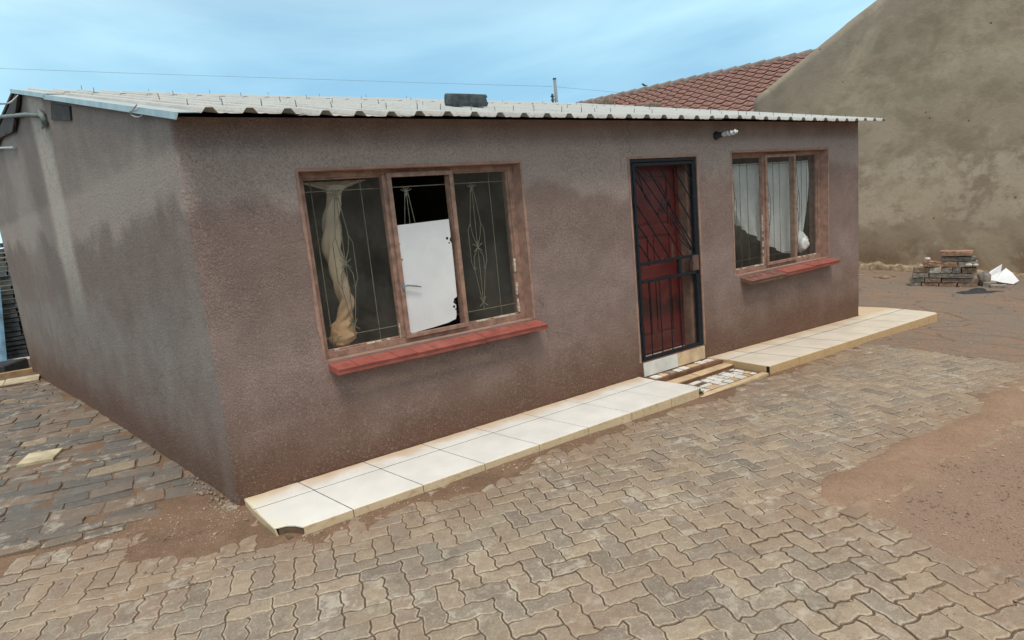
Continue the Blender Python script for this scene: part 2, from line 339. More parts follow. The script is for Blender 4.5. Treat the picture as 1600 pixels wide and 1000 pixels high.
simple('lock_grey', (.13, .075, .06), .5)

def cloth(name, a, b, tr=.35):
    q = NT(name); o = q.obj; Zc = q.xyz()[2]
    n = q.noise(6, 4, .6); c = q.mix(q.ramp(q.add(Zc, q.mul(q.math('SUBTRACT', n, .5), .4)), 1.5, 1.0), a, b)
    d = q.n('ShaderNodeBsdfDiffuse'); q.put(d.inputs[0], c); t = q.n('ShaderNodeBsdfTranslucent'); q.put(t.inputs[0], c)
    m = q.n('ShaderNodeMixShader'); m.inputs[0].default_value = tr; q.t.links.new(d.outputs[0], m.inputs[1]); q.t.links.new(t.outputs[0], m.inputs[2])
    bb = q.bump(q.noise(160, 3), .3, .002); q.put(d.inputs['Normal'], bb); q.t.links.new(m.outputs[0], q.out.inputs[0]); M[name] = q.m
cloth('curtain_cream', (.93, .77, .60), (.86, .58, .34)); cloth('curtain_white', (.88, .90, .91), (.88, .89, .88), .2); cloth('curtain_haze', (.42, .44, .40), (.42, .44, .40), .3)

def glass(name, dirt, tint=(.95, .965, .96)):
    q = NT(name); f = q.n('ShaderNodeFresnel'); f.inputs[0].default_value = 1.5
    tr = q.n('ShaderNodeBsdfTransparent'); q.put(tr.inputs[0], tint); gl = q.n('ShaderNodeBsdfGlossy'); gl.inputs['Roughness'].default_value = .03
    df = q.n('ShaderNodeBsdfDiffuse'); q.put(df.inputs[0], (.28, .27, .24)); m = q.n('ShaderNodeMixShader'); m2 = q.n('ShaderNodeMixShader')
    bf = q.n('ShaderNodeNewGeometry').outputs['Backfacing']; q.put(m.inputs[0], q.mul(f.outputs[0], q.math('SUBTRACT', 1, bf))); q.t.links.new(tr.outputs[0], m.inputs[1]); q.t.links.new(gl.outputs[0], m.inputs[2])
    q.put(m2.inputs[0], q.ramp(q.noise(3, 5, .7), .3, .75, dirt*.4, dirt*1.6)); q.t.links.new(m.outputs[0], m2.inputs[1]); q.t.links.new(df.outputs[0], m2.inputs[2])
    q.t.links.new(m2.outputs[0], q.out.inputs[0]); M[name] = q.m
glass('glass', .075)

# ------------------------------------------------------------------ mesh helpers
def W(x, y, z): return (x-SK*y, y, z)
class MB:
    def __init__(s): s.v = []; s.f = []; s.mi = []; s.att = {}
    def poly(s, pts, m=0):
        b = len(s.v); s.v += [tuple(p) for p in pts]; s.f.append(list(range(b, b+len(pts)))); s.mi.append(m)
    def hexa(s, p, m=0):            # 8 points: bottom ring 0-3 (ccw from above), top ring 4-7
        b = len(s.v); s.v += [tuple(q) for q in p]
        for f in ((3, 2, 1, 0), (4, 5, 6, 7), (0, 1, 5, 4), (1, 2, 6, 5), (2, 3, 7, 6), (3, 0, 4, 7)): s.f.append([b+i for i in f]); s.mi.append(m)
    def box(s, x0, x1, y0, y1, z0, z1, T=W, m=0):
        s.hexa([T(x0, y0, z0), T(x1, y0, z0), T(x1, y1, z0), T(x0, y1, z0), T(x0, y0, z1), T(x1, y0, z1), T(x1, y1, z1), T(x0, y1, z1)], m)
    def prism(s, ring, z0, z1, m=0, bev=0.0, attr=False):   # ring ccw 2D; z0, z1 numbers or functions
        f0 = z0 if callable(z0) else (lambda x, y: z0); f1 = z1 if callable(z1) else (lambda x, y: z1)
        n = len(ring); b = len(s.v)
        rings = [[(x, y, f0(x, y)) for x, y in ring], [(x, y, f1(x, y)-bev) for x, y in ring]]
        if bev > 0: rings.append([(x, y, f1(x, y)) for x, y in inset(ring, bev)])
        for r in rings: s.v += r
        for k in range(len(rings)-1):
            for i in range(n):
                j = (i+1) % n; s.f.append([b+k*n+i, b+k*n+j, b+(k+1)*n+j, b+(k+1)*n+i]); s.mi.append(m)
        s.f.append([b+(len(rings)-1)*n+i for i in range(n)]); s.mi.append(m)
        s.f.append([b+n-1-i for i in range(n)]); s.mi.append(m)
    def tube(s, pts, r, n=6, m=0, cap=True):
        P = [Vector(p) for p in pts]; b = len(s.v); R = r if isinstance(r, (list, tuple)) else [r]*len(P)
        up = None
        for i, p in enumerate(P):
            t = (P[min(i+1, len(P)-1)]-P[max(i-1, 0)]).normalized()
            if up is None: up = t.orthogonal().normalized()
            up = (up - t*up.dot(t)).normalized(); sd = t.cross(up)
            for k in range(n):
                a = 2*math.pi*k/n; s.v.append(tuple(p+(up*math.cos(a)+sd*math.sin(a))*R[i]))
        for i in range(len(P)-1):
            for k in range(n):
                k2 = (k+1) % n; s.f.append([b+i*n+k, b+i*n+k2, b+(i+1)*n+k2, b+(i+1)*n+k]); s.mi.append(m)
        if cap:
            s.f.append([b+n-1-k for k in range(n)]); s.mi.append(m); s.f.append([b+(len(P)-1)*n+k for k in range(n)]); s.mi.append(m)
    def lathe(s, prof, c, axis=(0, 0, 1), n=14, m=0):
        ax = Vector(axis).normalized(); u = ax.orthogonal().normalized(); w = ax.cross(u); c = Vector(c); b = len(s.v)
        for r, h in prof:
            for k in range(n):
                a = 2*math.pi*k/n; s.v.append(tuple(c+ax*h+(u*math.cos(a)+w*math.sin(a))*max(r, 1e-4)))
        for i in range(len(prof)-1):
            for k in range(n):
                k2 = (k+1) % n; s.f.append([b+i*n+k, b+i*n+k2, b+(i+1)*n+k2, b+(i+1)*n+k]); s.mi.append(m)
    def grid(s, fn, nu, nv, m=0):
        b = len(s.v)
        for j in range(nv+1):
            for i in range(nu+1): s.v.append(tuple(fn(i/nu, j/nv)))
        for j in range(nv):
            for i in range(nu):
                a = b+j*(nu+1)+i; s.f.append([a, a+1, a+nu+2, a+nu+1]); s.mi.append(m)
    def mesh(s, name, mats, smooth=False):
        me = bpy.data.meshes.new(name); me.from_pydata(s.v, [], s.f)
        mats = mats if isinstance(mats, (list, tuple)) else [mats]
        for m in mats: me.materials.append(M[m] if isinstance(m, str) else m)
        if len(mats) > 1: me.polygons.foreach_set('material_index', s.mi)
        if smooth: me.polygons.foreach_set('use_smooth', [True]*len(me.polygons))
        for k, vals in s.att.items():
            a = me.attributes.new(k, 'FLOAT', 'POINT'); a.data.foreach_set('value', vals)
        me.update(); return me
    def build(s, name, mats, parent=None, smooth=False, origin=None, bevel=0):
        if origin is not None: s.v = [(x-origin[0], y-origin[1], z-origin[2]) for x, y, z in s.v]
        o = link(name, s.mesh(name, mats, smooth), parent, origin)
        if bevel:
            md = o.modifiers.new('bevel', 'BEVEL'); md.width = bevel; md.segments = 2; md.limit_method = 'ANGLE'; md.angle_limit = .6
        return o
def link(name, me, parent=None, loc=None):
    o = bpy.data.objects.new(name, me); C.objects.link(o)
    if loc is not None: o.location = loc
    if parent is not None:
        o.parent = parent
        if loc is not None: o.matrix_parent_inverse = Matrix.Translation(-Vector(world_of(parent)))
        else: o.matrix_parent_inverse = Matrix.Translation(-Vector(world_of(parent)))
    return o
_wl = {}
def world_of(o):
    # every thing sits unrotated, and every part keeps its place through the inverse: the world place is the object's own location
    return tuple(o.location)
def tag(o, label=None, cat=None, group=None, kind=None):
    for k, v in (('label', label), ('category', cat), ('group', group), ('kind', kind)):
        if v: o[k] = v
    return o
def empty(name, loc=(0, 0, 0), parent=None):
    o = bpy.data.objects.new(name, None); o.empty_display_size = .2; C.objects.link(o); o.location = loc
    if parent is not None: o.parent = parent; o.matrix_parent_inverse = Matrix.Translation(-Vector(parent.location))
    return o
def inset(ring, d):
    n = len(ring); out = []
    for i in range(n):
        a = Vector(ring[i-1]); p = Vector(ring[i]); c = Vector(ring[(i+1) % n])
        e1 = (p-a); e2 = (c-p)
        n1 = Vector((-e1.y, e1.x)); n2 = Vector((-e2.y, e2.x))
        if n1.length > 1e-9: n1.normalize()
        if n2.length > 1e-9: n2.normalize()
        m = n1+n2
        if m.length < 1e-6: m = n1
        m.normalize(); k = min(1.6, 1/max(.5, m.dot(n1) if n1.length > 0 else 1))
        out.append((p.x+m.x*d*k, p.y+m.y*d*k))
    return out
def ccw(r):
    a = sum(r[i-1][0]*r[i][1]-r[i][0]*r[i-1][1] for i in range(len(r))); return r if a > 0 else r[::-1]
def pix(p):                      # where a point falls in the 1600x1000 photograph (used only to rank pieces by size)
    d = Vector(p)-CAM; z = d.dot(Fw)
    if z < .1: return None
    return 800+941.5*d.dot(RT)/z, 500-941.5*d.dot(UP)/z, z

# ------------------------------------------------------------------ the ground
def zg(x, y):
    x = np.asarray(x, float); y = np.asarray(y, float)
    z = np.where(x < 2, -.07, np.where(x < 8.6, -.07-.13*(x-2)/6.6, -.2-.05*(np.minimum(x, 14)-8.6)/4))
    z = z + np.where(x > 7, np.clip(x-7, 0, 1)*.04*np.clip(y, -1, 5), 0)
    s = sstep(-.1, .5, y)*sstep(.6, 0, x); z = z + s*(.03 - .06*np.clip((y-4.5)/3.5, 0, 1))
    return z
zg1 = lambda x, y: float(zg(x, y))
def kerb_y(x): return .03-.165*x
def dirt(x, y):                  # how thick the loose soil lies on the paving, 0..1
    w = (vnoise(x, y, 2.2, 4, 1)-.5)
    d = sstep(.30, .02, (-.71-y)+w*.35)*sstep(-.2, .15, x)*sstep(6.7, 5.9, x)*(.55+.45*sstep(.4, .65, vnoise(x, y, 1.1, 3, 5)))
    d = np.maximum(d, sstep(.62, .25, np.hypot((x+.22)/1.0, (y+.12)/.75)+w*.5))
    s = sstep(2.52, 2.72, x+w*.5)*sstep(-2.42, -2.60, y+w*.45); d = np.maximum(d, s*1.5)
    f = sstep(6.45, 6.75, x+w*.5+.17*(y+1)); d = np.maximum(d, f)
    return d
def ground():
    def axis(lo, hi, st, far): 
        a = list(np.arange(lo, hi+1e-6, st)); g = st; p = hi; q = lo
        while p < far: g *= 1.5; p += g; a.append(p)
        g = st
        while q > -far: g *= 1.5; q -= g; a.insert(0, q)
        return np.array(a)
    xs = axis(-3.2, 14.4, .045, 500); ys = axis(-4.6, 3.2, .045, 500)
    X, Y = np.meshgrid(xs, ys); w = vnoise(X, Y, 4, 4, 2)-.5; d = dirt(X, Y)
    Z = zg(X, Y) - .008 + d*.014 + w*.010 + (vnoise(X, Y, 25, 2, 3)-.5)*.004*(np.abs(X) < 15)
    Z = Z + .002*(X < -.2)*(Y > .1)
    Z = Z - .05*(X > 3.85)*(X < 4.84)*(Y > -.70)
    Z = Z + sstep(7, 9, X)*(vnoise(X, Y, 1.2, 3, 8)-.5)*.03
    # lip of loose sand along the buried kerb
    Z = Z + .018*np.exp(-((Y+2.50+.05*np.sin(X*3))/.12)**2)*sstep(2.7, 3.2, X)*sstep(7, 5.5, X)
    v = np.stack([X.ravel(), Y.ravel(), Z.ravel()], 1); ny, nx = X.shape
    i = (np.arange(ny-1)[:, None]*nx+np.arange(nx-1)[None]).ravel(); f = np.stack([i, i+1, i+nx+1, i+nx], 1)
    me = bpy.data.meshes.new('ground'); me.from_pydata(v.tolist(), [], f.tolist()); me.polygons.foreach_set('use_smooth', [True]*len(f)); me.materials.append(M['soil'])
    o = link('ground', me); tag(o, 'red brown dirt ground of the yard', kind='structure')
ground()

def block_mesh(rings, name, mats, tints, tops, depth=.035, rim=.007, parent=None, kind=None):
    """one mesh of one or many blocks; every ring is a ccw outline in the world, tops = (z, slope x, slope y, centre)"""
    V = []; F = []; T = []; E = []
    for ring, t, (z, sx, sy, cx, cy) in zip(rings, tints, tops):
        n = len(ring); b = len(V); zz = lambda x, y: z+sx*(x-cx)+sy*(y-cy)
        r1 = inset(ring, rim*.35); r2 = inset(ring, rim*1.5); r3 = inset(ring, rim*2.6)
        for rr, dz, e in ((ring, -depth, -1), (ring, -rim*1.3, -.9), (r1, -rim*.45, .55), (r2, 0, .9), (r3, .0010, 0)):
            for x, y in rr: V.append((x, y, zz(x, y)+dz)); T.append(t); E.append(e)
        for k in range(4):
            for i in range(n):
                j = (i+1) % n; F.append((b+k*n+i, b+k*n+j, b+(k+1)*n+j, b+(k+1)*n+i))
        F.append(tuple(b+4*n+i for i in range(n)))
    if len(rings) == 1:
        c = tops[0]; V = [(x-c[3], y-c[4], zc-c[0]) for x, y, zc in V]
    me = bpy.data.meshes.new(name); me.from_pydata(V, [], F); me.materials.append(M[mats])
    a = me.attributes.new('tint', 'FLOAT', 'POINT'); a.data.foreach_set('value', T); a = me.attributes.new('edge', 'FLOAT', 'POINT'); a.data.foreach_set('value', E)
    me.polygons.foreach_set('use_smooth', [True]*len(F)); me.update()
    o = link(name, me, parent, (tops[0][3], tops[0][4], tops[0][0]) if len(rings) == 1 else None)
    if kind: o['kind'] = kind
    return o
def split_blocks(blocks, part, rest, mat, parent, depth, rim, limit=298):
    """the pieces that show largest become objects, the rest one mesh"""
    def rank(b):
        p = pix((b[2][3], b[2][4], b[2][0]))
        if p is None or not (-40 < p[0] < 1640 and -40 < p[1] < 1040): return -1
        return b[3]/p[2]**3
    bl = sorted(blocks, key=rank, reverse=True)
    for r, t, top, a in bl[:limit]: block_mesh([r], part, mat, [t], [top], depth, rim, parent)
    R = bl[limit:]
    if R: block_mesh([b[0] for b in R], rest, mat, [b[1] for b in R], [b[2] for b in R], depth, rim, parent, 'stuff')

def pavers():
    al = math.radians(-13); U = .108; ox, oy = 0.0, -2.0; ca, sa = math.cos(al), math.sin(al)
    root = empty('paved_yard', (1.5, -2, -.07)); tag(root, 'yard paved with zigzag concrete pavers in herringbone', kind='structure')
    def P(u, v):
        i, j = int(math.floor(u+.5)), int(math.floor(v+.5))
        x = ox+U*(u*ca-v*sa); y = oy+U*(u*sa+v*ca)
        x += .10*(float(vnoise(x, y, .5, 2, 21))-.5); y += .10*(float(vnoise(x, y, .5, 2, 22))-.5); return x, y
    A = .062
    def hedge(i, j): return [(i+(h2(i, j, 1)-.5)*.17, j+(h2(i, j, 2)-.5)*.17), (i+.22+.08*h2(i, j, 16), j+A+(h2(i, j, 3)-.5)*.11), (i+.5, j+(h2(i, j, 6)-.5)*.07), (i+.70+.08*h2(i, j, 17), j-A+(h2(i, j, 4)-.5)*.11)]
    def vedge(i, j): return [(i+(h2(i, j, 1)-.5)*.17, j+(h2(i, j, 2)-.5)*.17), (i-A+(h2(i, j, 5)-.5)*.11, j+.22+.08*h2(i, j, 18)), (i+(h2(i, j, 7)-.5)*.07, j+.5), (i+A+(h2(i, j, 8)-.5)*.11, j+.70+.08*h2(i, j, 19))]
    def outline(i, j, w, h):
        r = []
        for k in range(w): r += hedge(i+k, j)
        for k in range(h): r += vedge(i+w, j+k)
        t = []
        for k in range(w): t += hedge(i+k, j+h)
        t.append(hedge(i+w, j+h)[0]); r += t[:0:-1]
        t = []
        for k in range(h): t += vedge(i, j+k)
        t.append(vedge(i, j+h)[0]); r += t[:0:-1]
        return r
    def reg(i, j): return 0 if (i+.5) < 1.5+3*math.sin(j*.35) else 1
    def block(i, j):
        if reg(i, j) == 0:
            m = j % 4
            if m < 2: return (i, j-m, 1, 2)
            if m == 2: return (i-(i % 2), j, 2, 1)
            return (i-((i+1) % 2), j, 2, 1)
        k = (i-j) % 4
        return {0: (i, j, 2, 1), 1: (i-1, j, 2, 1), 3: (i, j, 1, 2), 2: (i, j-1, 1, 2)}[k]
    def inside(x, y):
        if x > 6.75-.17*(y+1)*-1 and x > 6.62: return False
        if x < .02: return y < kerb_y(x)-.06 and x > -2.3 and y > -4.4
        if x > 2.95 and y < -2.82: return False
        return y < -.70 and y > -4.4
    done = set(); out = []
    for i in range(-31, 72):
        for j in range(-29, 38):
            b = block(i, j)
            cells = [(b[0]+a, b[1]+c) for a in range(b[2]) for c in range(b[3])]
            if any(reg(*c) != reg(i, j) for c in cells): b = (i, j, 1, 1)
            if b in done: continue
            done.add(b)
            cx, cy = P(b[0]+b[2]/2, b[1]+b[3]/2)
            if not inside(cx, cy): continue
            ring = [P(*p) for p in outline(*b)]
            loose = float(sstep(1.6, 2.3, cx)*sstep(-2.0, -2.5, cy)); seed = (b[0]*3+b[1]*5)
            ring = [(x+.006*(float(vnoise(x*31, y*31, 1, 2, 61))-.5), y+.006*(float(vnoise(x*31, y*31, 1, 2, 62))-.5)) for x, y in ring]
            ring = inset(ring, .0018+.0040*loose*h2(*b[:2], 11)+.0020*h2(*b[:2], 12))
            t = h2(b[0], b[1], 20)**.8; rr = lambda k: h2(b[0], b[1], k)-.5
            zt = zg1(cx, cy)+rr(13)*.004+(.003*loose)
            out.append((ring, t, (zt, rr(14)*.05, rr(15)*.05, cx, cy), b[2]*b[3]))
    split_blocks(out, 'paver', 'paver_field', 'paver', root, .04, .0042)
pavers()

def stones():
    root = empty('stone_path', (-1.2, 3, -.05)); tag(root, 'side path patched from grey and brown stones and slabs', kind='structure')
    al = math.radians(-14); ca, sa = math.cos(al), math.sin(al); out = []; v = 0.02; R = random.Random(5); row = 0
    while v < 8.6:
        h = R.choice([.09, .13, .16, .19, .23, .12]) if v > .2 else .12
        u = -3.4+R.random()*.2
        while u < 1.6:
            w = R.choice([.17, .22, .28, .34, .42, .52, .24])*(1 if h < .15 else .8); u2 = u+w
            x0 = -.2+u*ca-v*sa*0; cs = []
            g = .003+.003*R.random()
            pts = [(u+g, v+g), (u+w*.5, v+g*.6), (u2-g, v+g), (u2-g*.7, v+h*.5), (u2-g, v+h-g), (u+w*.5, v+h-g*.5), (u+g, v+h-g), (u+g*.7, v+h*.5)]
            if R.random() < .3: 
                k = .022; pts = [(u+g+k, v+g), (u+w*.5, v+g*.6), (u2-g-k, v+g), (u2-g, v+g+k), (u2-g, v+h-g-k), (u2-g-k, v+h-g), (u+w*.5, v+h-g*.5), (u+g+k, v+h-g), (u+g, v+h-g-k), (u+g, v+g+k)]
            wx = lambda a, b: (a*ca - b*sa*.35-.10 , .03+(a*sa+b*ca))
            ring = []
            for a, b in pts:
                x, y = wx(a+(R.random()-.5)*.022, b+(R.random()-.5)*.020)
                x += .09*(float(vnoise(x, y, .8, 2, 31))-.5); y += .09*(float(vnoise(x, y, .8, 2, 32))-.5); ring.append((x, y))
            cx = sum(p[0] for p in ring)/len(ring); cy = sum(p[1] for p in ring)/len(ring); ro = (R.random()-.5)*.10; ring = [(cx+(x-cx)*math.cos(ro)-(y-cy)*math.sin(ro), cy+(x-cx)*math.sin(ro)+(y-cy)*math.cos(ro)) for x, y in ring]
            wallx = -SK*cy
            if cx < wallx+.03 and cx > -3.3+(-.25*cy) and cy > kerb_y(cx)-.02 and cy < 7.25 and not (cx > -.42 and cy < .45):
                near = float(sstep(.9, .15, wallx-cx)); tt = R.random()
                t = (tt*.45 if R.random() > .35+.3*near else .4+tt*.25)
                if R.random() < .035: t = .98
                s = lambda k: (R.random()-.5)*k
                out.append((ccw(ring), t, (zg1(cx, cy)+.002+s(.016), s(.08), s(.08), cx, cy), w*h*60))
            u = u2
        v += h; row += 1
    split_blocks(out, 'paving_stone', 'paving_stone_field', 'stone', root, .045, .005)
    # kerb between path and yard
    k = MB()
    for i in range(4):
        xa, xb = -3.0+i*.78, -3.0+i*.78+.77
        if i == 3: xb = -.5
        r = [(xa, kerb_y(xa)-.055), (xb, kerb_y(xb)-.055), (xb, kerb_y(xb)-.012), (xa, kerb_y(xa)-.012)]
        kk = MB(); kk.prism(r, -.12, -.064+.003*(i % 2), 0, .006); kk.build('kerb_strip', 'mortar', root)
    # odd loose pieces: square yellow tile, white pebble, dark tile bits
    q = MB(); q.prism(ccw([(-1.42, 2.30), (-1.16, 2.24), (-1.10, 2.52), (-1.36, 2.60)]), -.045, -.012, 0, .004); tag(q.build('stone_slab', 'cream_stained', None, bevel=.004), 'square yellowish stone slab set in the dark side path', 'stone slab')
    q = MB(); q.lathe([(0, -.02), (.06, -.01), (.075, .005), (.05, .022), (0, .028)], (-1.62, 2.06, -.03), n=12); tag(q.build('pebble', 'pale_rubble', None, True), 'pale rounded pebble left of the yellowish stone slab', 'pebble')
stones()

# ------------------------------------------------------------------ kerb in the sand and loose gravel
q = MB()
for i in range(5):
    x0 = 2.62+i*.66; x1 = x0+.65; yk = lambda x: -2.62-.05*(x-2.7)
    w = MB(); w.prism([(x0, yk(x0)-.10), (x1, yk(x1)-.10), (x1, yk(x1)), (x0, yk(x0))], lambda x, y: zg1(x, y)-.06, lambda x, y: zg1(x, y)+.0128, 0, .004)
    o = w.build('kerb', 'kerb_sandy'); tag(o, None, kind='structure')
def gravel():
    n = 8300; R = np.random.RandomState(3); ico = bmesh.new(); bmesh.ops.create_icosphere(ico, subdivisions=1, radius=1)
    bv = np.array([v.co[:] for v in ico.verts]); bf = np.array([[v.index for v in f.verts] for f in ico.faces]); ico.free()
    x = np.concatenate([R.uniform(2.75, 6.6, 4300), R.uniform(-1.2, 6.5, 700), R.uniform(6.5, 12.5, 1000), R.uniform(-.6, 3.0, 500), R.normal(-.25, .35, 900), R.uniform(1.9, 3.6, 900)])
    y = np.concatenate([-2.7-np.abs(R.normal(0, .55, 4300)), R.uniform(-4, -.8, 700), R.uniform(-2.6, 2, 1000), -.73-np.abs(R.normal(0, .10, 500)), -.12+R.normal(0, .2, 900), R.uniform(-3.6, -2.2, 900)])
    s = np.concatenate([R.gamma(2.2, .0011, 4300)+.0012, R.gamma(2, .0014, 700)+.001, R.gamma(2.2, .0022, 1000)+.002, R.gamma(2, .0018, 500)+.001, R.gamma(2, .0014, 900)+.001, R.gamma(2, .0012, 900)+.001])
    z = zg(x, y)-.008+dirt(x, y)*.014+(vnoise(x, y, 4, 4, 2)-.5)*.010; z = np.where(s < 1, np.maximum(z, zg(x, y)-.002), z)+s*.3
    V = np.empty((n, len(bv), 3))
    for k in range(n):
        V[k] = bv*(s[k]*R.uniform(.6, 1.3, 3))*[1, 1, .75] + R.normal(0, .12*s[k], bv.shape) + [x[k], y[k], z[k]]
    F = (bf[None]+np.arange(n)[:, None, None]*len(bv)).reshape(-1, 3)
    me = bpy.data.meshes.new('gravel'); me.from_pydata(V.reshape(-1, 3).tolist(), [], F.tolist()); me.materials.append(M['gravel'])
    tag(link('gravel', me), 'loose gravel and grit scattered over the sand', kind='stuff')
gravel()

# ------------------------------------------------------------------ the house
LX, DY = 8.0192, 8.3
W1 = (.7118, 2.5382, .7895, 2.1195); DR = (3.8055, 4.7652, .115, 2.115); W2 = (5.3452, 7.2425, .7875, 2.141)
house = empty('house', (0, 0, -.07)); tag(house, 'low brown roughcast house with corrugated sheet roof and red door', 'house')
RS = .237; ZR = 2.499; YR = 4.5
def roof_z(y): return ZR+RS*y if y < YR else ZR+RS*YR-.06*(y-YR)
def walls():
    mb = MB()
    # outer skin as one bent sheet: s runs rear-left -> front-left corner -> front-right -> rear-right
    rc = .03
    def path(s):       # returns skew coords and outward normal
        if s < DY-rc: return (0, DY-s), (-1, 0)
        s2 = s-(DY-rc)
        arc = rc*math.pi/2
        if s2 < arc: a = s2/rc; return (rc-rc*math.cos(a), rc-rc*math.sin(a)), (-math.cos(a), -math.sin(a))
        s3 = s2-arc
        if s3 < LX-2*rc: return (rc+s3, 0), (0, -1)
        s4 = s3-(LX-2*rc)
        if s4 < arc: a = s4/rc; return (LX-rc+rc*math.sin(a), rc-rc*math.cos(a)), (math.sin(a), -math.cos(a))
        return (LX, rc+s4-arc), (1, 0)
    arc = rc*math.pi/2; S0 = DY-rc+arc-rc     # s of front x=0
    Ltot = DY-rc+arc+LX-2*rc+arc+(DY-rc)
    cuts = set([0, DY-rc, DY-rc+arc/3, DY-rc+2*arc/3, DY-rc+arc, S0+LX-rc, S0+LX-rc+arc/2, S0+LX-rc+arc, Ltot, S0+LX+arc+1.0])
    for w in (W1, DR, W2): cuts |= {S0+w[0], S0+w[1]}
    def fill(c, st, lo, hi):
        c = sorted(x for x in c if lo-1e-9 <= x <= hi+1e-9); o = []
        for a, b in zip(c, c[1:]):
            k = max(1, int(math.ceil((b-a)/st))); o += [a+(b-a)*i/k for i in range(k)]
        return o+[c[-1]]
    ss = fill(cuts, .07, 0, S0+LX+arc+1.0)+[Ltot]
    zc = {-.32, 2.47}
    for w in (W1, DR, W2): zc |= {w[2], w[3]}
    zs = fill(zc, .07, -.32, 2.47)
    idx = {}
    def vert(si, zi):
        if (si, zi) in idx: return idx[(si, zi)]
        s = ss[si]; (px, py), (nx, ny) = path(s); z = zs[zi]
        if zi == len(zs)-1: z = roof_z(py)-.004 if abs(ny) < .5 or py > .001 else 2.47
        elif py > .03: z = -.32+(z+.32)*((roof_z(py)-.004+.32)/2.79)
        a, b = s*1.3, z*1.3
        d = (float(vnoise(a, b, 1.0, 3, 41))-.5)*.022+(float(vnoise(a, b, 6, 2, 42))-.5)*.005
        for w in (W1, DR, W2):
            dx = max(w[0]-px, px-w[1], 0) if abs(ny) > .5 else 9; dz = max(w[2]-z, z-w[3], 0); d *= min(1, math.hypot(dx, dz)/.15)
        x, y = px+nx*d, py+ny*d
        idx[(si, zi)] = len(mb.v); mb.v.append(W(x, y, z)); return idx[(si, zi)]
    for i in range(len(ss)-1):
        for k in range(len(zs)-1):
            xm = (ss[i]+ss[i+1])/2-S0; zm = (zs[k]+zs[k+1])/2
            if any(w[0] < xm < w[1] and w[2] < zm < w[3] for w in (W1, DR, W2)): continue
            mb.f.append([vert(i, k), vert(i+1, k), vert(i+1, k+1), vert(i, k+1)]); mb.mi.append(0)
    # inner lining: front wall with holes, other walls plain
    t = .22
    def rectholes(y, holes, x0, x1, z0, z1):
        xs = sorted({x0, x1}|{h[0] for h in holes}|{h[1] for h in holes}); zz = sorted({z0, z1}|{h[2] for h in holes}|{h[3] for h in holes})
        for a, b in zip(xs, xs[1:]):
            for c, d in zip(zz, zz[1:]):
                if any(h[0] < (a+b)/2 < h[1] and h[2] < (c+d)/2 < h[3] for h in holes): continue
                mb.poly([W(b, y, c), W(a, y, c), W(a, y, d), W(b, y, d)], 1)
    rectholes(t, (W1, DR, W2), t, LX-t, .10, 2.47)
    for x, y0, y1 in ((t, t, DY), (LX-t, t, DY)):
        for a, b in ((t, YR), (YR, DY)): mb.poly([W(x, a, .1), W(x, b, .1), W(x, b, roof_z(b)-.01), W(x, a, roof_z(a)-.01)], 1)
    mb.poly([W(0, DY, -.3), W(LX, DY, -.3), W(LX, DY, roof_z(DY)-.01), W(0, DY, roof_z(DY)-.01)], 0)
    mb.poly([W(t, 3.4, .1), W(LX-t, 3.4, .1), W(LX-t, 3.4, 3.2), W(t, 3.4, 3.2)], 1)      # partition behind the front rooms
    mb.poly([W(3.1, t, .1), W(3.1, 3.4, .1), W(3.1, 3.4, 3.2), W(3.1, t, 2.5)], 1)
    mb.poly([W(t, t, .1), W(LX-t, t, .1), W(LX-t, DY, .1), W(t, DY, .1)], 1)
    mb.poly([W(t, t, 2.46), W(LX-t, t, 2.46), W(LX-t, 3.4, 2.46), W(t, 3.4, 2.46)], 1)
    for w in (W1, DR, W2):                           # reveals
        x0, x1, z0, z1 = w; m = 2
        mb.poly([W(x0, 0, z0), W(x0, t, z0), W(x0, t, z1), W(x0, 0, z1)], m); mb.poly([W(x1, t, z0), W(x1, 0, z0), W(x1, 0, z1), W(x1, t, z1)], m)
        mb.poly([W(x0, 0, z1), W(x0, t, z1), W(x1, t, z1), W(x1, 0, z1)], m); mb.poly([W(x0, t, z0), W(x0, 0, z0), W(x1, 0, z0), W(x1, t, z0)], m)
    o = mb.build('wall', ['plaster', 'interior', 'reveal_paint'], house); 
    me = o.data; sm = [p.material_index == 0 for p in me.polygons]; me.polygons.foreach_set('use_smooth', sm)
walls()

def lip(w, name):       # hand-painted plaster edge round an opening, uneven width
    mb = MB(); x0, x1, z0, z1 = w; R = random.Random(int(x0*100))
    def strip(a, b, out):
        n = 16; ws = [.016+.012*R.random() for _ in range(n+1)]
        for i in range(n):
            p = [a[0]+(b[0]-a[0])*i/n, a[1]+(b[1]-a[1])*i/n]; q2 = [a[0]+(b[0]-a[0])*(i+1)/n, a[1]+(b[1]-a[1])*(i+1)/n]
            P1 = (p[0], p[1]); P2 = (q2[0], q2[1]); O1 = (p[0]+out[0]*ws[i], p[1]+out[1]*ws[i]); O2 = (q2[0]+out[0]*ws[i+1], q2[1]+out[1]*ws[i+1])
            f = [W(P1[0], -.004, P1[1]), W(P2[0], -.004, P2[1]), W(O2[0], -.004, O2[1]), W(O1[0], -.004, O1[1])]
            g = [W(P1[0], .002, P1[1]), W(P2[0], .002, P2[1]), W(O2[0], .002, O2[1]), W(O1[0], .002, O1[1])]
            mb.hexa(g+f)
    strip((x0, z0), (x0, z1+.02), (-1, 0)); strip((x1, z1+.02), (x1, z0), (1, 0)); strip((x0, z1), (x1, z1), (0, 1))
    mb.build(name, 'reveal_paint', house)
lip(W1, 'painted_edge'); lip(W2, 'painted_edge'); lip(DR, 'painted_edge')

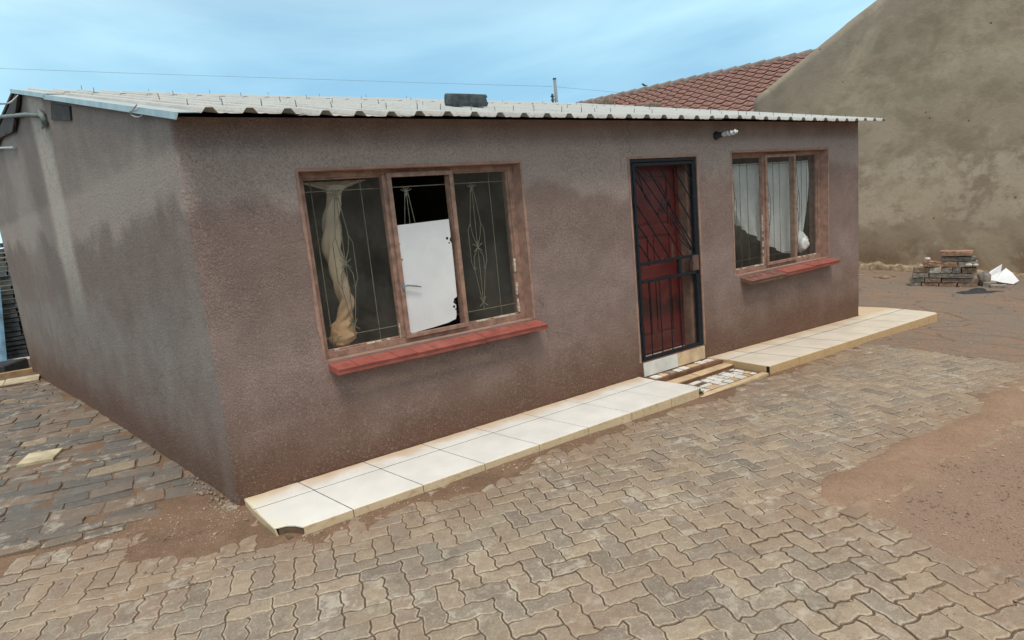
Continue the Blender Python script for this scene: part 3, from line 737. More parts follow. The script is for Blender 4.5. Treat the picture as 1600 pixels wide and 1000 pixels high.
def rods(mb, polys, r, y, n=5):
    for p in polys: mb.tube([W(a, y, z) for a, z in p], r, n)
def motif(cx, z0, z1, hw=.075):
    H = z1-z0; zm = z0+H*.50; zt = z1-.04; zb = z0+.06; L = []
    for s in (-1, 1):
        L.append([(cx+s*.012, zt), (cx+s*.05, zm+.20), (cx+s*.035, zm+.10), (cx, zm)])
        L.append([(cx+s*.045, zm+.21), (cx+s*hw, zm+.15), (cx+s*hw, zm-.12), (cx+s*.05, zm-.19), (cx+s*.035, zm-.17)])
        L.append([(cx, zm), (cx+s*.045, zm-.08), (cx+s*.05, zm-.19), (cx+s*.008, zb)])
        L += [[(cx, zt), (cx+s*.03, zt+.045)], [(cx, zt), (cx+s*.045, zt+.02)], [(cx, zt), (cx+s*.02, zt-.05)], [(cx, zb), (cx+s*.04, zb-.03)], [(cx, zb), (cx+s*.03, zb+.05)],
              [(cx, zm), (cx+s*.045, zm+.03)], [(cx, zm), (cx+s*.04, zm-.035)], [(cx, zm), (cx+s*.016, zm+.05)]]
    L.append([(cx, z1), (cx, z0)])
    return L
def window(w, mulls, bar_mat, first):
    x0, x1, z0, z1 = w; fy = .085; fw = .062
    win = MB()   # outer fixed frame
    for a, b, c, d in ((x0, x0+fw, z0, z1), (x1-fw*.8, x1, z0, z1), (x0+fw, x1-fw*.8, z0, z0+.050), (x0+fw, x1-fw*.8, z1-.040, z1)): win.box(a, b, fy, fy+.045, c, d)
    for a, b, c, d in ((x0+fw, x0+fw+.014, z0+.05, z1-.04), (x1-fw*.8-.014, x1-fw*.8, z0+.05, z1-.04), (x0+fw+.014, x1-fw*.8-.014, z0+.05, z0+.063), (x0+fw+.014, x1-fw*.8-.014, z1-.053, z1-.04)): win.box(a, b, fy+.014, fy+.04, c, d)
    o = win.build('window', 'frame_paint', house, bevel=.003)
    for mx in mulls:
        m = MB(); m.box(mx-.024, mx+.024, fy-.004, fy+.04, z0+.05, z1-.04); m.build('mullion', 'frame_paint', o, bevel=.003)
    # opening light in the middle: its own thinner frame standing proud
    a, b = mulls; s = MB(); c, d = z0+.036, z1-.028; a2, b2 = a+.004, b+.010; t = .034
    for q2 in ((a2, a2+t, c, d), (b2-t, b2, c, d), (a2+t, b2-t, c, c+t), (a2+t, b2-t, d-t, d)): s.box(q2[0], q2[1], fy-.026, fy-.006, q2[2], q2[3])
    s.build('casement', 'frame_paint', o, bevel=.003)
    panes = [(x0+fw, a-.02), (b+.02, x1-fw*.8)] if first else [(x0+fw, a-.02), (a2+t-.004, b2-t+.004), (b+.02, x1-fw*.8)]
    for (p, r2) in panes:
        g = MB(); yy = fy+.028 if not (not first and p > a and r2 < b+.03) else fy-.014
        g.box(p, r2, yy, yy+.004, z0+.05, z1-.04); g.build('pane', 'glass', o)
    # crumbling putty along some edges
    R = random.Random(3 if first else 4); pt = MB()
    runs = [(x1-fw*.8-.018, z0+.07, z0+.62), (a-.030, z0+.05, z0+.17)] if first else [(a-.03, z0+.05, z0+.62)]
    for px, za, zb in runs:
        zq = za
        while zq < zb:
            hh = .015+.03*R.random()
            if R.random() < .75: pt.box(px+.004*R.random(), px+.010+.008*R.random(), fy+.003, fy+.016, zq, zq+hh*.9)
            zq += hh
    xq = x0+fw+.03
    while xq < x1-.1:
        hh = .02+.05*R.random()
        if R.random() < (.35 if first else .7) and not (a-.03 < xq+hh and xq < b+.03): pt.box(xq, xq+hh*.9, fy+.003, fy+.016, z0+.052, z0+.060+.006*R.random())
        xq += hh
    pt.build('putty', 'putty', o)['kind'] = 'stuff'
    # burglar bars
    by = .145; bars = empty('burglar_bars', (W(x0, by, z0)[0], by, z0), house); nn = MB
    for zz in (z0+.14, z1-.13):
        q2 = MB(); rods(q2, [[(x0, zz), (x1, zz)]], .0034, by); q2.build('bar', bar_mat, bars)
    edges = [x0+.06, a, b, x1-.05]
    for k in range(3):
        l, r2 = edges[k], edges[k+1]; wd = r2-l
        cx = l+wd*(.42 if k != 1 else .36)
        if not first: cx = l+wd*(.22 if k == 0 else .24 if k == 1 else .28)
        for fx in ((-.33, .38) if first else (.30, .55)):
            if first and k == 1 and fx > 0: continue
            q2 = MB(); rods(q2, [[(cx+fx*wd*.85, z0+.02), (cx+fx*wd*.85, z1-.02)]], .0030, by+.006); q2.build('bar', bar_mat, bars)
        q2 = MB(); rods(q2, motif(cx, z0+.14, z1-.13), .0031, by-.004); q2.build('bar_ornament', bar_mat, bars)
    return o
win1 = window(W1, (1.380, 1.932), 'bar_cream', True); win2 = window(W2, (6.050, 6.655), 'bar_dark', False)
# casement stay of the first window
q = MB(); q.tube([W(1.405, .052, 1.235), W(1.43, .045, 1.240), W(1.50, .043, 1.225), W(1.545, .045, 1.212)], [.007, .008, .007, .004], 6); q.box(1.392, 1.412, .045, .06, 1.215, 1.255); q.build('handle', 'pole_metal', win1)

def sill(segs, mats):
    for (a, b, dz), mt in zip(segs, mats):
        s = empty('sill', (W(a, 0, .76)[0], 0, .76), house) if False else None
        m = MB(); n = max(1, round((b-a)/.152)); p = []
        body = MB(); body.hexa([W(a, -.118, .700+dz), W(b, -.118, .700+dz), W(b, .07, .735), W(a, .07, .735), W(a, -.12, .737+dz), W(b, -.12, .737+dz), W(b, .07, .783), W(a, .07, .783)])
        o = body.build('window_sill', 'mortar' if 'old' in mt else mt, house, bevel=.003)
        for i in range(n):
            x = a+(b-a)*i/n; x2 = a+(b-a)*(i+1)/n; t = MB(); e = .0015; rz = (h2(i, int(a*10), 3)-.5)*.003
            t.hexa([W(x+e, -.126, .734+dz), W(x2-e, -.126, .734+dz), W(x2-e, .075, .780), W(x+e, .075, .780), W(x+e, -.128, .745+dz+rz), W(x2-e, -.128, .745+dz+rz), W(x2-e, .075, .789), W(x+e, .075, .789)])
            t.build('tile', mt, o, bevel=.003)
sill([(.722, 1.33, 0), (1.333, 1.945, -.002), (1.948, 2.573, 0)], ['sill_tile']*3)
sill([(5.43, 6.10, -.022), (6.103, 6.665, -.008), (6.668, 7.272, 0)], ['sill_tile_old', 'sill_tile', 'sill_tile'])

# ------------------------------------------------------------------ door and gate
def door():
    x0, x1, z0, z1 = DR; y = .185
    d = MB(); d.box(x0+.05, x1-.13, y, y+.04, z0+.012, z1-.05); dr = d.build('door', 'door_red', house)
    def part(nm, a, b, c, e, dy=.012, mt='door_red', bv=.004): 
        m = MB(); m.box(a, b, y-dy, y-.0005, c, e); return m.build(nm, mt, dr, bevel=bv)
    L, Rr = x0+.05, x1-.13; mid = (L+Rr)/2
    part('door_stile', L, L+.10, z0+.012, z1-.05, .012); part('door_stile', Rr-.10, Rr, z0+.012, z1-.05, .012)
    for za, zb in ((z0+.012, z0+.20), (z0+.80, z0+.93), (z0+1.24, z0+1.34), (z1-.17, z1-.05)): part('door_rail', L+.101, Rr-.101, za, zb, .012)
    for (za, zb) in ((z0+.20, z0+.80), (z0+.93, z0+1.24)): part('door_rail', mid-.035, mid+.035, za+.001, zb-.001, .011)
    for (za, zb) in ((z0+.20, z0+.80), (z0+.93, z0+1.24)):
        for a, b in ((L+.125, mid-.06), (mid+.06, Rr-.125)): part('door_panel', a, b, za+.03, zb-.03, .009, 'door_red', .008)
    part('door_panel', L+.125, Rr-.125, z0+1.37, z1-.20, .009, 'door_red', .008)
    f = MB(); f.box(x1-.128, x1-.092, y-.035, y+.05, z0, z1); f.box(x0, x0+.048, y-.035, y+.05, z0, z1); f.box(x0+.049, x1-.129, y-.035, y+.05, z1-.048, z1); f.build('door_frame', 'door_red', dr, bevel=.004)
    j = MB(); j.box(x1-.091, x1-.002, .06, y+.05, z0, z1-.002); j.build('door_jamb', 'jamb_paint', dr, bevel=.004)
    # lock plate
    k = MB(); k.box(Rr-.09, Rr-.05, y-.020, y-.0125, z0+.97, z0+1.12); k.build('lock_plate', 'lock_grey', dr, bevel=.002)
    # crazy paving between gate and door
    fl = MB(); fl.box(x0+.002, x1-.002, .03, y-.005, z0-.05, z0-.006); th = fl.build('threshold', 'mortar', house)
    R = random.Random(9); x = x0+.03
    while x < x1-.12:
        w = .05+.08*R.random()
        for ya, yb in ((.045, .09), (.095, .15)):
            if R.random() < .85:
                p = MB(); p.prism(ccw([W(x+.01*R.random(), ya, 0)[:2], W(x+w-.012*R.random(), ya+.01*R.random(), 0)[:2], W(x+w-.004, yb-.01*R.random(), 0)[:2], W(x+.012*R.random(), yb, 0)[:2]]), z0-.01, z0+.002+.003*R.random(), 0, .001)
                p.build('tile_shard', R.choice(['mosaic_white', 'mosaic_white', 'mosaic_cream', 'old_brick']), th)
        x += w+.008
door()
def gate():
    x0, x1, z0, z1 = DR; y = .012
    g = empty('security_gate', (W(x0, y, z0)[0], y, z0), house)
    def part(nm, fn, bv=0, mt='gate_steel'):
        m = MB(); fn(m); return m.build(nm, mt, g, bevel=bv)
    def bx(a, b, c, d, ya=y-.012, yb=y+.018): return lambda m: m.box(a, b, ya, yb, c, d)
    # fixed outer frame, then the swinging leaf inside
    part('gate_frame', lambda m: (m.box(x0+.002, x0+.034, y-.008, y+.03, z0+.001, z1-.002), m.box(x1-.034, x1-.002, y-.008, y+.03, z0+.001, z1-.002), m.box(x0+.035, x1-.035, y-.008, y+.03, z1-.034, z1-.002)), .003)
    a, b, c, d = x0+.040, x1-.040, z0+.012, z1-.042; t = .030
    part('stile', bx(a, a+t, c, d), .003); part('stile', bx(b-t, b, c, .93), .003); part('stile', bx(b-t, b, 1.115, d), .003)
    for za in (c, d-t): part('rail', bx(a+t+.001, b-t-.001, za, za+t), .003)
    for za in (.905, 1.085): part('rail', bx(a+t+.001, b-(.0 if za < 1 else .0), za, za+.03), .003)
    part('post', bx(x0+.625, x0+.66, .936, 1.084), .003)
    part('lock_box', bx(b-.085, b+.01, .94, 1.10, y-.016, y+.022), .004, 'lock_grey')
    part('bolt', lambda m: m.tube([W(b-.20, y-.02, 1.03), W(b-.085, y-.02, 1.03)], .006, 6))
    part('hinge', lambda m: (m.tube([W(a-.012, y-.018, 1.66), W(a-.012, y-.018, 1.76)], .010, 8), m.box(a-.03, a+.02, y-.016, y-.010, 1.69, 1.73)), 0)
    part('hinge', lambda m: (m.tube([W(a-.012, y-.018, .42), W(a-.012, y-.018, .52)], .010, 8), m.box(a-.03, a+.02, y-.016, y-.010, .45, .49)), 0)
    for i in range(4):
        xx = a+t+.112+i*.150; part('bar', lambda m: m.tube([W(xx, y, c+t), W(xx, y, .905)], .0065, 6))
    # diagonal bars of the upper half, running down to the right
    Z0, Z1, A, B = 1.115, d-t, a+t, b-t
    def diag(k, r=.0065):
        # line z = Z1 - s*(x-A) + k
        s = 1.32; pts = []
        za = Z1+k; 
        xA = A if za <= Z1 else A+(za-Z1)/s; zA = min(za, Z1)
        xB = A+(za-Z0)/s; zB = Z0
        if xB > B: zB = za-s*(B-A); xB = B
        if zA <= Z0 or xA >= B: return
        part('bar', lambda m: m.tube([W(xA, y, zA), W(xB, y, zB)], r, 6))
    for k in (-.73, -.54, -.35, -.10+.0, .22, .46, .70, .92): diag(k)
    # zigzag ornament between the two middle diagonals
    zz = lambda u, v: (A+.03+u*.74-v*.06, Z1-.03-u*.86-v*.06)
    p1 = [zz(0, 0), zz(.26, -1.6), zz(.42, -1.3), zz(.46, .1), zz(.40, .4), (A+.36, Z1-.34), (A+.44, Z1-.335), (A+.50, Z1-.50), (A+.56, Z1-.56), zz(.62, -.6), zz(1, 0)]
    p2 = [zz(0, .1), zz(.22, 1.3), zz(.44, 1.2), (A+.30, Z1-.42), (A+.36, Z1-.46), (A+.46, Z1-.47), (A+.52, Z1-.60), zz(.70, .9), zz(1, .1)]
    p3 = [(A+.34, Z1-.37), (A+.42, Z1-.36), (A+.43, Z1-.41), (A+.36, Z1-.44), (A+.34, Z1-.37)]
    p4 = [(A+.45, Z1-.55), (A+.47, Z1-.60), (A+.52, Z1-.61), (A+.56, Z1-.57), (A+.57, Z1-.52)]
    p5 = [zz(0, .05), zz(1, .05)]
    for p in (p1, p2, p3, p4, p5): part('bar_ornament', lambda m: m.tube([W(u, y-.012, v) for u, v in p], .0055, 5))
gate()

# ------------------------------------------------------------------ roof
def ongab(px, py, out=.02):       # a point standing 'out' off the gable wall
    d = Fw+RT*((px-800)/941.5)-UP*((py-500)/941.5); n = Vector((1, SK, 0)); t = (-out-n.dot(CAM))/n.dot(d); return tuple(CAM+d*t)
def roof():
    rf = empty('roof', (0, 0, 2.45), house)
    pitch = .2257; first = -.088
    prof = [(-.060, 0), (-.045, 0.001), (-.020, .034), (.020, .034), (.045, .001), (.060, 0), (.088, .004), (.110, 0)]
    x_end = LX+.085
    def sheet(x0, x1, y0, y1, lift, nx, jag, tilt):
        pts = []
        k = math.ceil((x0+.045-first)/pitch-.5); xs = [(x0, 0)]
        kk = k-1
        while first+kk*pitch < x1+.1:
            for dx, dz in prof:
                xx = first+kk*pitch+dx
                if x0 < xx < x1: xs.append((xx, dz))
            kk += 1
        xs.append((x1, 0)); m = MB(); b = 0; ys = [y0]+[y0+(y1-y0)*i/6 for i in range(1, 7)]; n = len(xs)
        for th in (0, -.0014):
            for j, yy in enumerate(ys):
                for xx, dz in xs:
                    jx = jag*(float(vnoise(xx*2, 1, 1.7, 2, 55))-.5) if j == 0 else 0
                    y2 = yy+jx; m.v.append(W(xx, y2, roof_z(min(y2, YR)) + lift+dz+th+tilt*(j == 0) + (float(vnoise(xx, yy, 1.1, 2, 66))-.5)*.012))
        for side in (0, 1):
            o0 = side*n*7
            for j in range(6):
                for i in range(n-1):
                    a = o0+j*n+i; f = [a, a+1, a+n+1, a+n]; m.f.append(f if side == 0 else f[::-1]); m.mi.append(0)
        off = n*7
        for i in range(n-1): m.f.append([i, off+i, off+i+1, i+1]); m.mi.append(0)
        for j in range(6): m.f.append([j*n, (j+1)*n, off+(j+1)*n, off+j*n]); m.mi.append(1); m.f.append([j*n+n-1, off+j*n+n-1, off+(j+1)*n+n-1, (j+1)*n+n-1]); m.mi.append(0)
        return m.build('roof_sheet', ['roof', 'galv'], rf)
    R = random.Random(2); wdt = pitch*3; x = -.035; i = 0
    while x < x_end-.1:
        x2 = min(x+wdt+.09, x_end)
        sheet(x, x2, -.260+R.uniform(-.012, .012), 3.02, .002+.0018*(i % 2), 0, .012, R.uniform(-.004, .006))
        sheet(x, x2, 2.94, YR, .004+.0018*(i % 2), 0, .004, .004)
        x += wdt; i += 1
    # galvanised barge flashing along the left rake
    f = MB()
    for a, b, c in ((-.26, 2.95, 0), (2.90, YR, .012)):
        n = 8
        for k in range(n):
            ya, yb = a+(b-a)*k/n, a+(b-a)*(k+1)/n
            f.hexa([W(-.052, ya, roof_z(ya)-.030+c), W(-.046, ya, roof_z(ya)-.030+c), W(-.046, yb, roof_z(yb)-.030+c), W(-.052, yb, roof_z(yb)-.030+c),
                    W(-.052, ya, roof_z(ya)+.012+c), W(-.03, ya, roof_z(ya)+.012+c), W(-.03, yb, roof_z(yb)+.012+c), W(-.052, yb, roof_z(yb)+.012+c)])
            f.hexa([W(-.030, ya, roof_z(ya)+.007+c), W(.085, ya, roof_z(ya)+.010+c), W(.085, yb, roof_z(yb)+.010+c), W(-.030, yb, roof_z(yb)+.007+c),
                    W(-.030, ya, roof_z(ya)+.012+c), W(.085, ya, roof_z(ya)+.014+c), W(.085, yb, roof_z(yb)+.014+c), W(-.030, yb, roof_z(yb)+.012+c)])
    f.build('barge_flashing', 'galv', rf)
    # rear slope as plain decking; a dark panel stands in for its shaded underside
    zr = roof_z(YR-.001)
    b = MB(); P = [W(-.04, YR+.002, zr), W(x_end, YR+.002, zr), W(x_end, DY+.2, zr-.26), W(-.04, DY+.2, zr-.26)]
    n = len(P); lo = [(x, y, z-.03) for x, y, z in P]; b.poly(P); b.poly(lo[::-1])
    for k in range(n): b.poly([lo[k], lo[(k+1) % n], P[(k+1) % n], P[k]])
    b.build('rear_roof_deck', 'wood_dark', rf)
    O = [ongab(a, c, .045) for a, c in ((27, 151), (21, 203), (8, 212), (-40, 232), (-40, 262), (-10, 216), (0, 197), (24, 145))]
    O = [ongab(a, c, .045) for a, c in ((24, 145), (0, 197), (-40, 282), (-40, 296), (0, 215), (19, 206), (27, 151))]
    m = len(O); I2 = [(x+.03, y, z) for x, y, z in O]; bb = MB(); bb.poly(O); bb.poly(I2[::-1])
    for k in range(m): bb.poly([I2[k], I2[(k+1) % m], O[(k+1) % m], O[k]])
    bb.build('shaded_underside_panel', 'wood_dark', rf)
    # upright wire nails through the rib tops
    me = MB(); me.tube([(0, 0, -.01), (.001, .001, .028), (.004, -.002, .052)], [.0042, .0038, .003], 5)
    nail = me.mesh('roof_nail', 'screw'); cnt = 0
    for row, (yy, every, ph) in enumerate(((.08, 1, 0), (1.25, 2, 0), (3.0, 3, 1), (4.4, 3, 0))):
        k = 0
        while first+k*pitch < x_end-.05:
            if k > 0 and (k+ph) % every == 0 and R.random() < .93:
                xx = first+k*pitch+R.uniform(-.008, .008); y2 = yy+R.uniform(-.05, .05); p = W(xx, y2, roof_z(y2)+.040)
                o = bpy.data.objects.new('roof_nail', nail); C.objects.link(o); o.location = p; o.rotation_euler = (R.uniform(-.14, .14), R.uniform(-.14, .14), R.uniform(0, 6)); s = R.uniform(.6, .9); o.scale = (s, s, s)
                o.parent = rf; o.matrix_parent_inverse = Matrix.Translation(-Vector(rf.location)); cnt += 1
            k += 1
roof()
def rblock(x, y, l, w, h, rot, label, seed, nm='concrete_block', mt='concrete_block'):
    bm = bmesh.new(); bmesh.ops.create_cube(bm, size=1); bmesh.ops.scale(bm, vec=(l, w, h), verts=bm.verts); bmesh.ops.subdivide_edges(bm, edges=bm.edges, cuts=5, use_grid_fill=True)
    R = np.random.RandomState(seed)
    for v in bm.verts:
        c = v.co; corner = (abs(c.x) > l*.45)+(abs(c.y) > w*.45)+(abs(c.z) > h*.45)
        n = float(vnoise(c.x*30+seed, c.y*30+c.z*41, 1, 2, 5))-.5
        c *= 1-(.05 if corner > 2 else .02 if corner == 2 else 0)*(1+2*abs(n)); c.x += n*.008; c.z += n*.006; c.y += n*.008
        if nm == 'concrete_block' and c.x > l*.42: c.x -= .02*R.rand()+.015*(c.z > 0)
    me = bpy.data.meshes.new(nm); bm.to_mesh(me); bm.free(); me.materials.append(M[mt])
    zt = roof_z(y)+.040+h/2; o = link(nm, me, None, W(x, y, zt)); o.rotation_euler = (math.atan(RS), 0, rot); tag(o, label, 'block'); return o

# ------------------------------------------------------------------ wall lamp, pipes and wires on the gable
q = empty('wall_lamp', W(5.09, 0, 2.32)); tag(q, 'black wall lamp holder with a white compact bulb beside the door', 'lamp')
m = MB(); m.lathe([(0, .002), (.044, .002), (.045, -.012), (.038, -.03), (.030, -.04), (.028, -.085), (.022, -.09)], W(5.09, 0, 2.32), (0, 1, 0), 16); m.build('lamp_base', 'bulb_base', q, True)
m = MB(); c0 = W(5.09, 0, 2.32); m.lathe([(.020, -.085), (.024, -.10), (.024, -.13), (.020, -.135)], c0, (0, 1, 0), 14); m.build('bulb_collar', 'white_glass', q, True)
m = MB(); pts = [(c0[0]+.020*math.cos(a*.5), -.132-.0042*a*.9, c0[2]+.020*math.sin(a*.5)) for a in range(0, 34)]; m.tube(pts, .0085, 7); m.lathe([(.016, -.13), (.018, -.20), (.016, -.262), (.008, -.27), (0, -.272)], c0, (0, 1, 0), 12); m.build('bulb', 'white_glass', q, True)

m = MB(); m.tube([ongab(64, 181, .03), ongab(40, 179, .035), ongab(20, 181, .04), ongab(-4, 183, .045), ongab(-60, 188, .05)], .022, 8); tag(m.build('conduit_pipe', 'pipe_grey', None, True), 'grey pipe fixed high along the gable wall near the roof peak', 'pipe')
m = MB(); m.tube([ongab(61, 172, .02), ongab(66, 180, .03), ongab(70, 192, .03), ongab(66, 200, .02)], [.012, .03, .028, .012], 8); tag(m.build('pipe_bracket', 'pipe_grey', None, True), 'bent metal strap hanging at the end of the gable pipe', 'strap')
m = MB(); m.tube([ongab(22, 231, .03), ongab(-30, 232, .04)], .016, 6); tag(m.build('rail', 'wire_pale', None), 'thin pale rail low on the gable wall under the pipe', 'rail')
m = MB(); a, b, c, d = ongab(80, 187, .012), ongab(110, 188, .012), ongab(108, 166, .012), ongab(79, 161, .012); e = [(x+.03, y, z) for x, y, z in (a, b, c, d)]; m.hexa([a, b, e[1], e[0], d, c, e[2], e[3]]); tag(m.build('patch_board', 'wood_dark', None), 'dark board patch under the eaves of the gable wall', 'board')
def wire(pts, r, mt, label, nm='wire', cat='wire'):
    P = [Vector(p) for p in pts]; out = []
    for i in range(len(P)-1):
        a = P[max(i-1, 0)]; b = P[i]; c = P[i+1]; d = P[min(i+2, len(P)-1)]
        for k in range(5):
            t = k/5; out.append(.5*((2*b)+(-a+c)*t+(2*a-5*b+4*c-d)*t*t+(-a+3*b-3*c+d)*t**3))
    out.append(P[-1]); m = MB(); m.tube(out, r, 5); return tag(m.build(nm, mt), label, cat)
wire([ongab(214, 163, .07), ongab(208, 171, .07), ongab(203, 174, .06), ongab(206, 180, .05), ongab(216, 183, .05), ongab(222, 180, .05)], .004, 'wire_pale', 'short pale wire curl hanging below the roof edge near the corner')
wire([ongab(21, 150, .03), ongab(19, 165, .03), ongab(21, 180, .05), ongab(24, 192, .03), ongab(18, 203, .03), ongab(8, 208, .05)], .007, 'wire_black', 'dark cable drooping down the gable wall below the peak')
wire([ongab(28, 149, .06), ongab(22, 155, .12), ongab(14, 161, .3), ongab(0, 162, .6), ongab(-40, 158, 1.2)], .007, 'wire_pale', 'pale service wire leaving the roof peak to the left')

# ------------------------------------------------------------------ tiled walkway and steps
def zsl(x): return -.015 if x < 3.9 else (-.03-.0235*(x-4.5) if x > 4.4 else -.027)
def walkway():
    root = empty('tiled_walkway', (1.8, -.35, -.07)); tag(root, 'white tiled walkway below the large window with a chipped corner', 'walkway')
    zt = lambda x, y: zsl(x); notch = [(.132, -.594), (.170, -.600), (.215, -.640), (.240, -.711)]
    body = MB(); body.prism(ccw([(.045, .01), (.058, -.22), (.118, -.585), (.20, -.62), (.25, -.700), (3.78, -.700), (3.84, -.53), (3.77, -.26), (3.77, .01)]), lambda x, y: -.22, lambda x, y: -.0185, 0, .002); body.build('slab_body', 'grout', root)
    xs = [.391+i*.480 for i in range(7)]; g = .0038
    sk = lambda x, y: x-SK*y
    def t(poly, ztop=zt, th=.009, nm='tile', mt='tile'):
        m = MB(); m.prism(ccw(poly), lambda x, y: ztop(x, y)-th, ztop, 0, .0018); return m.build(nm, mt, root)
    ym, yf = -.226, -.712
    L = lambda y: .030+(-y)*.115
    edges = [None]+xs+[None]
    for i in range(8):
        a = edges[i]; b = edges[i+1]
        A0 = (L(0)+g) if a is None else sk(a, 0)+g; A1 = L(ym)+g if a is None else sk(a, ym)+g; A2 = L(yf) if a is None else sk(a, yf)+g
        B0 = 3.752 if b is None else sk(b, 0)-g; B1 = 3.762 if b is None else sk(b, ym)-g; B2 = 3.775 if b is None else sk(b, yf)-g
        rag = [(A0+(B0-A0)*k/6, -.004-.012*abs(h2(i, k, 9)-.4)) for k in range(7)]
        t(rag[::-1]+[(A1, ym+g), (B1, ym+g)] if b is not None else rag[::-1]+[(A1, ym+g), (B1, ym+g)])
        if a is None: t([(A1, ym-.009), (B1, ym-.009), (B2, yf), (.240, yf), (.205, -.652), (.165, -.618), (L(-.6), -.600)])
        elif b is None: t([(A1, ym-.009), (3.766, ym-.009), (3.80, -.40), (3.826, -.53), (3.812, -.64), (3.772, yf), (A2, yf)])
        else: t([(A1, ym-.009), (B1, ym-.009), (B2, yf), (A2, yf)])
    # front edge tiles
    xf = [.240]+[sk(x, yf) for x in xs]+[3.79]
    for a, b in zip(xf, xf[1:]):
        m = MB(); zb = zg1((a+b)/2, -.72)-.03; m.hexa([(a+.002, yf-.0075, zb), (b-.003, yf-.0075, zb), (b-.003, yf+.001, zb), (a+.002, yf+.001, zb), (a+.002, yf-.0075, -.0165), (b-.003, yf-.0075, -.0165), (b-.003, yf+.001, -.0165), (a+.002, yf+.001, -.0165)]); m.build('edge_tile', 'riser', root, bevel=.001)
    m = MB(); m.hexa([(.052, -.235, -.10), (.112, -.610, -.10), (.121, -.610, -.10), (.061, -.235, -.10), (.048, -.235, -.018), (.096, -.602, -.018), (.106, -.602, -.018), (.058, -.235, -.018)]); m.build('edge_tile', 'riser', root)
    m = MB(); m.hexa([(.034, -.01, -.09), (.050, -.22, -.09), (.060, -.22, -.09), (.044, -.01, -.09), (.031, -.01, -.019), (.048, -.22, -.019), (.058, -.22, -.019), (.041, -.01, -.019)]); m.build('edge_tile', 'riser', root)
    # broken chip lying in the notch, dark hollow
    m = MB(); m.prism(ccw([(.145, -.640), (.172, -.652), (.180, -.690), (.150, -.700)]), -.09, -.058, 0, .006); m.build('mortar_lump', 'mortar', root)
    m = MB(); m.prism(ccw([(.120, -.592), (.172, -.604), (.215, -.642), (.245, -.70), (.240, -.708), (.212, -.655), (.168, -.616), (.122, -.602)]), -.08, -.030, 0, .002); m.build('broken_edge', 'mortar', root)
    # ---- right hand walkway
    r2 = empty('tiled_walkway', (6.8, -.35, -.12)); tag(r2, 'cream tiled walkway below the small window running past the corner', 'walkway')
    zt2 = lambda x, y: -.03-.0235*(x-4.5)
    body = MB(); body.prism(ccw([(4.87, .01), (4.87, -.70), (8.60, -.700), (8.70, -.66), (8.78, -.35), (8.80, .40), (8.0, .42), (8.0, .01)]), lambda x, y: -.4, lambda x, y: zt2(x, y)-.003, 0, .002); body.build('slab_body', 'grout', r2)
    g = .0095; joints = [5.231+.4925*i for i in range(7)]      # in plan coordinates of the house
    def t2(poly, nm='tile', mt='tile'):
        m = MB(); m.prism(ccw(poly), lambda x, y: zt2(x, y)-.009, zt2, 0, .0018); return m.build(nm, mt, r2)
    E = [None]+joints+[None]
    for i in range(len(E)-1):
        a, b = E[i], E[i+1]
        for (ya, yb) in ((-.004, -.219), (-.235, -.712)):
            x0a = 4.862 if a is None else sk(a, ya)+g; x0b = 4.862 if a is None else sk(a, yb)+g
            x1a = (8.79 if ya > -.1 else 8.765) if b is None else sk(b, ya)-g; x1b = (8.765 if yb > -.5 else 8.60) if b is None else sk(b, yb)-g
            if a is None and ya > -.1: x0a = 4.80
            P = [(x0a, ya), (x1a, ya), (x1b, yb), (x0b, yb)]
            if b is None and yb < -.5: P = [(x0a, ya), (x1a, ya), (8.715, -.55), (8.68, -.66), (8.60, yb), (x0b, yb)]
            t2(P)
    for a, b in ((8.03, 8.40), (8.405, 8.795)): t2([(a, .000), (b, .000), (b-.06, .405), (a-.06 if a > 8.1 else 7.95, .405)])
    xf = [4.862]+[sk(x, -.712) for x in joints]+[8.60]
    for a, b in zip(xf, xf[1:]):
        m = MB(); A = zt2(a, 0)-.0015; B = zt2(b, 0)-.0015; zb = -.32; ya, yb = -.7195, -.711
        m.hexa([(a+.002, ya, zb), (b-.003, ya, zb), (b-.003, yb, zb), (a+.002, yb, zb), (a+.002, ya, A), (b-.003, ya, B), (b-.003, yb, B), (a+.002, yb, A)]); m.build('edge_tile', 'riser', r2, bevel=.001)
    m = MB(); m.box(4.853, 4.8615, -.690, -.15, -.25, -.041, T=lambda x, y, z: (x, y, z)); m.build('edge_tile', 'riser', r2, bevel=.001)
    m = MB(); m.box(4.850, 4.8612, -.7195, -.692, -.2, -.041, T=lambda x, y, z: (x, y, z)); m.build('corner_joint', 'chip_black', r2)
    m = MB(); m.hexa([(8.602, -.719, -.32), (8.73, -.66, -.32), (8.72, -.65, -.32), (8.602, -.711, -.32), (8.602, -.719, -.131), (8.70, -.66, -.135), (8.69, -.65, -.135), (8.602, -.711, -.131)]); m.build('edge_tile', 'riser', r2)
    # ---- steps in front of the door
    st = empty('door_step', (4.3, -.3, -.08)); tag(st, 'low broken step of cream tiles and crazy paving at the red door', 'step')
    I = lambda x, y, z: (x, y, z)
    def s(nm, mt, poly, z0, z1, bev=.002): m = MB(); m.prism(ccw(poly), z0, z1, 0, bev); return m.build(nm, mt, st)
    m = MB(); m.box(3.83, 4.325, -.010, .0, -.036, .106); m.build('riser_tile', 'mosaic_white', st, bevel=.001); m = MB(); m.box(4.329, 4.760, -.010, .0, -.036, .106); m.build('riser_tile', 'mosaic_cream', st, bevel=.001)
    s('upper_tread', 'red_mortar', [(3.775, .01), (4.862, .01), (4.862, -.165), (3.80, -.15)], -.2, -.046)
    s('lower_tread', 'red_mortar', [(3.79, -.150), (4.852, -.165), (4.852, -.305), (3.83, -.320)], -.2, -.086)
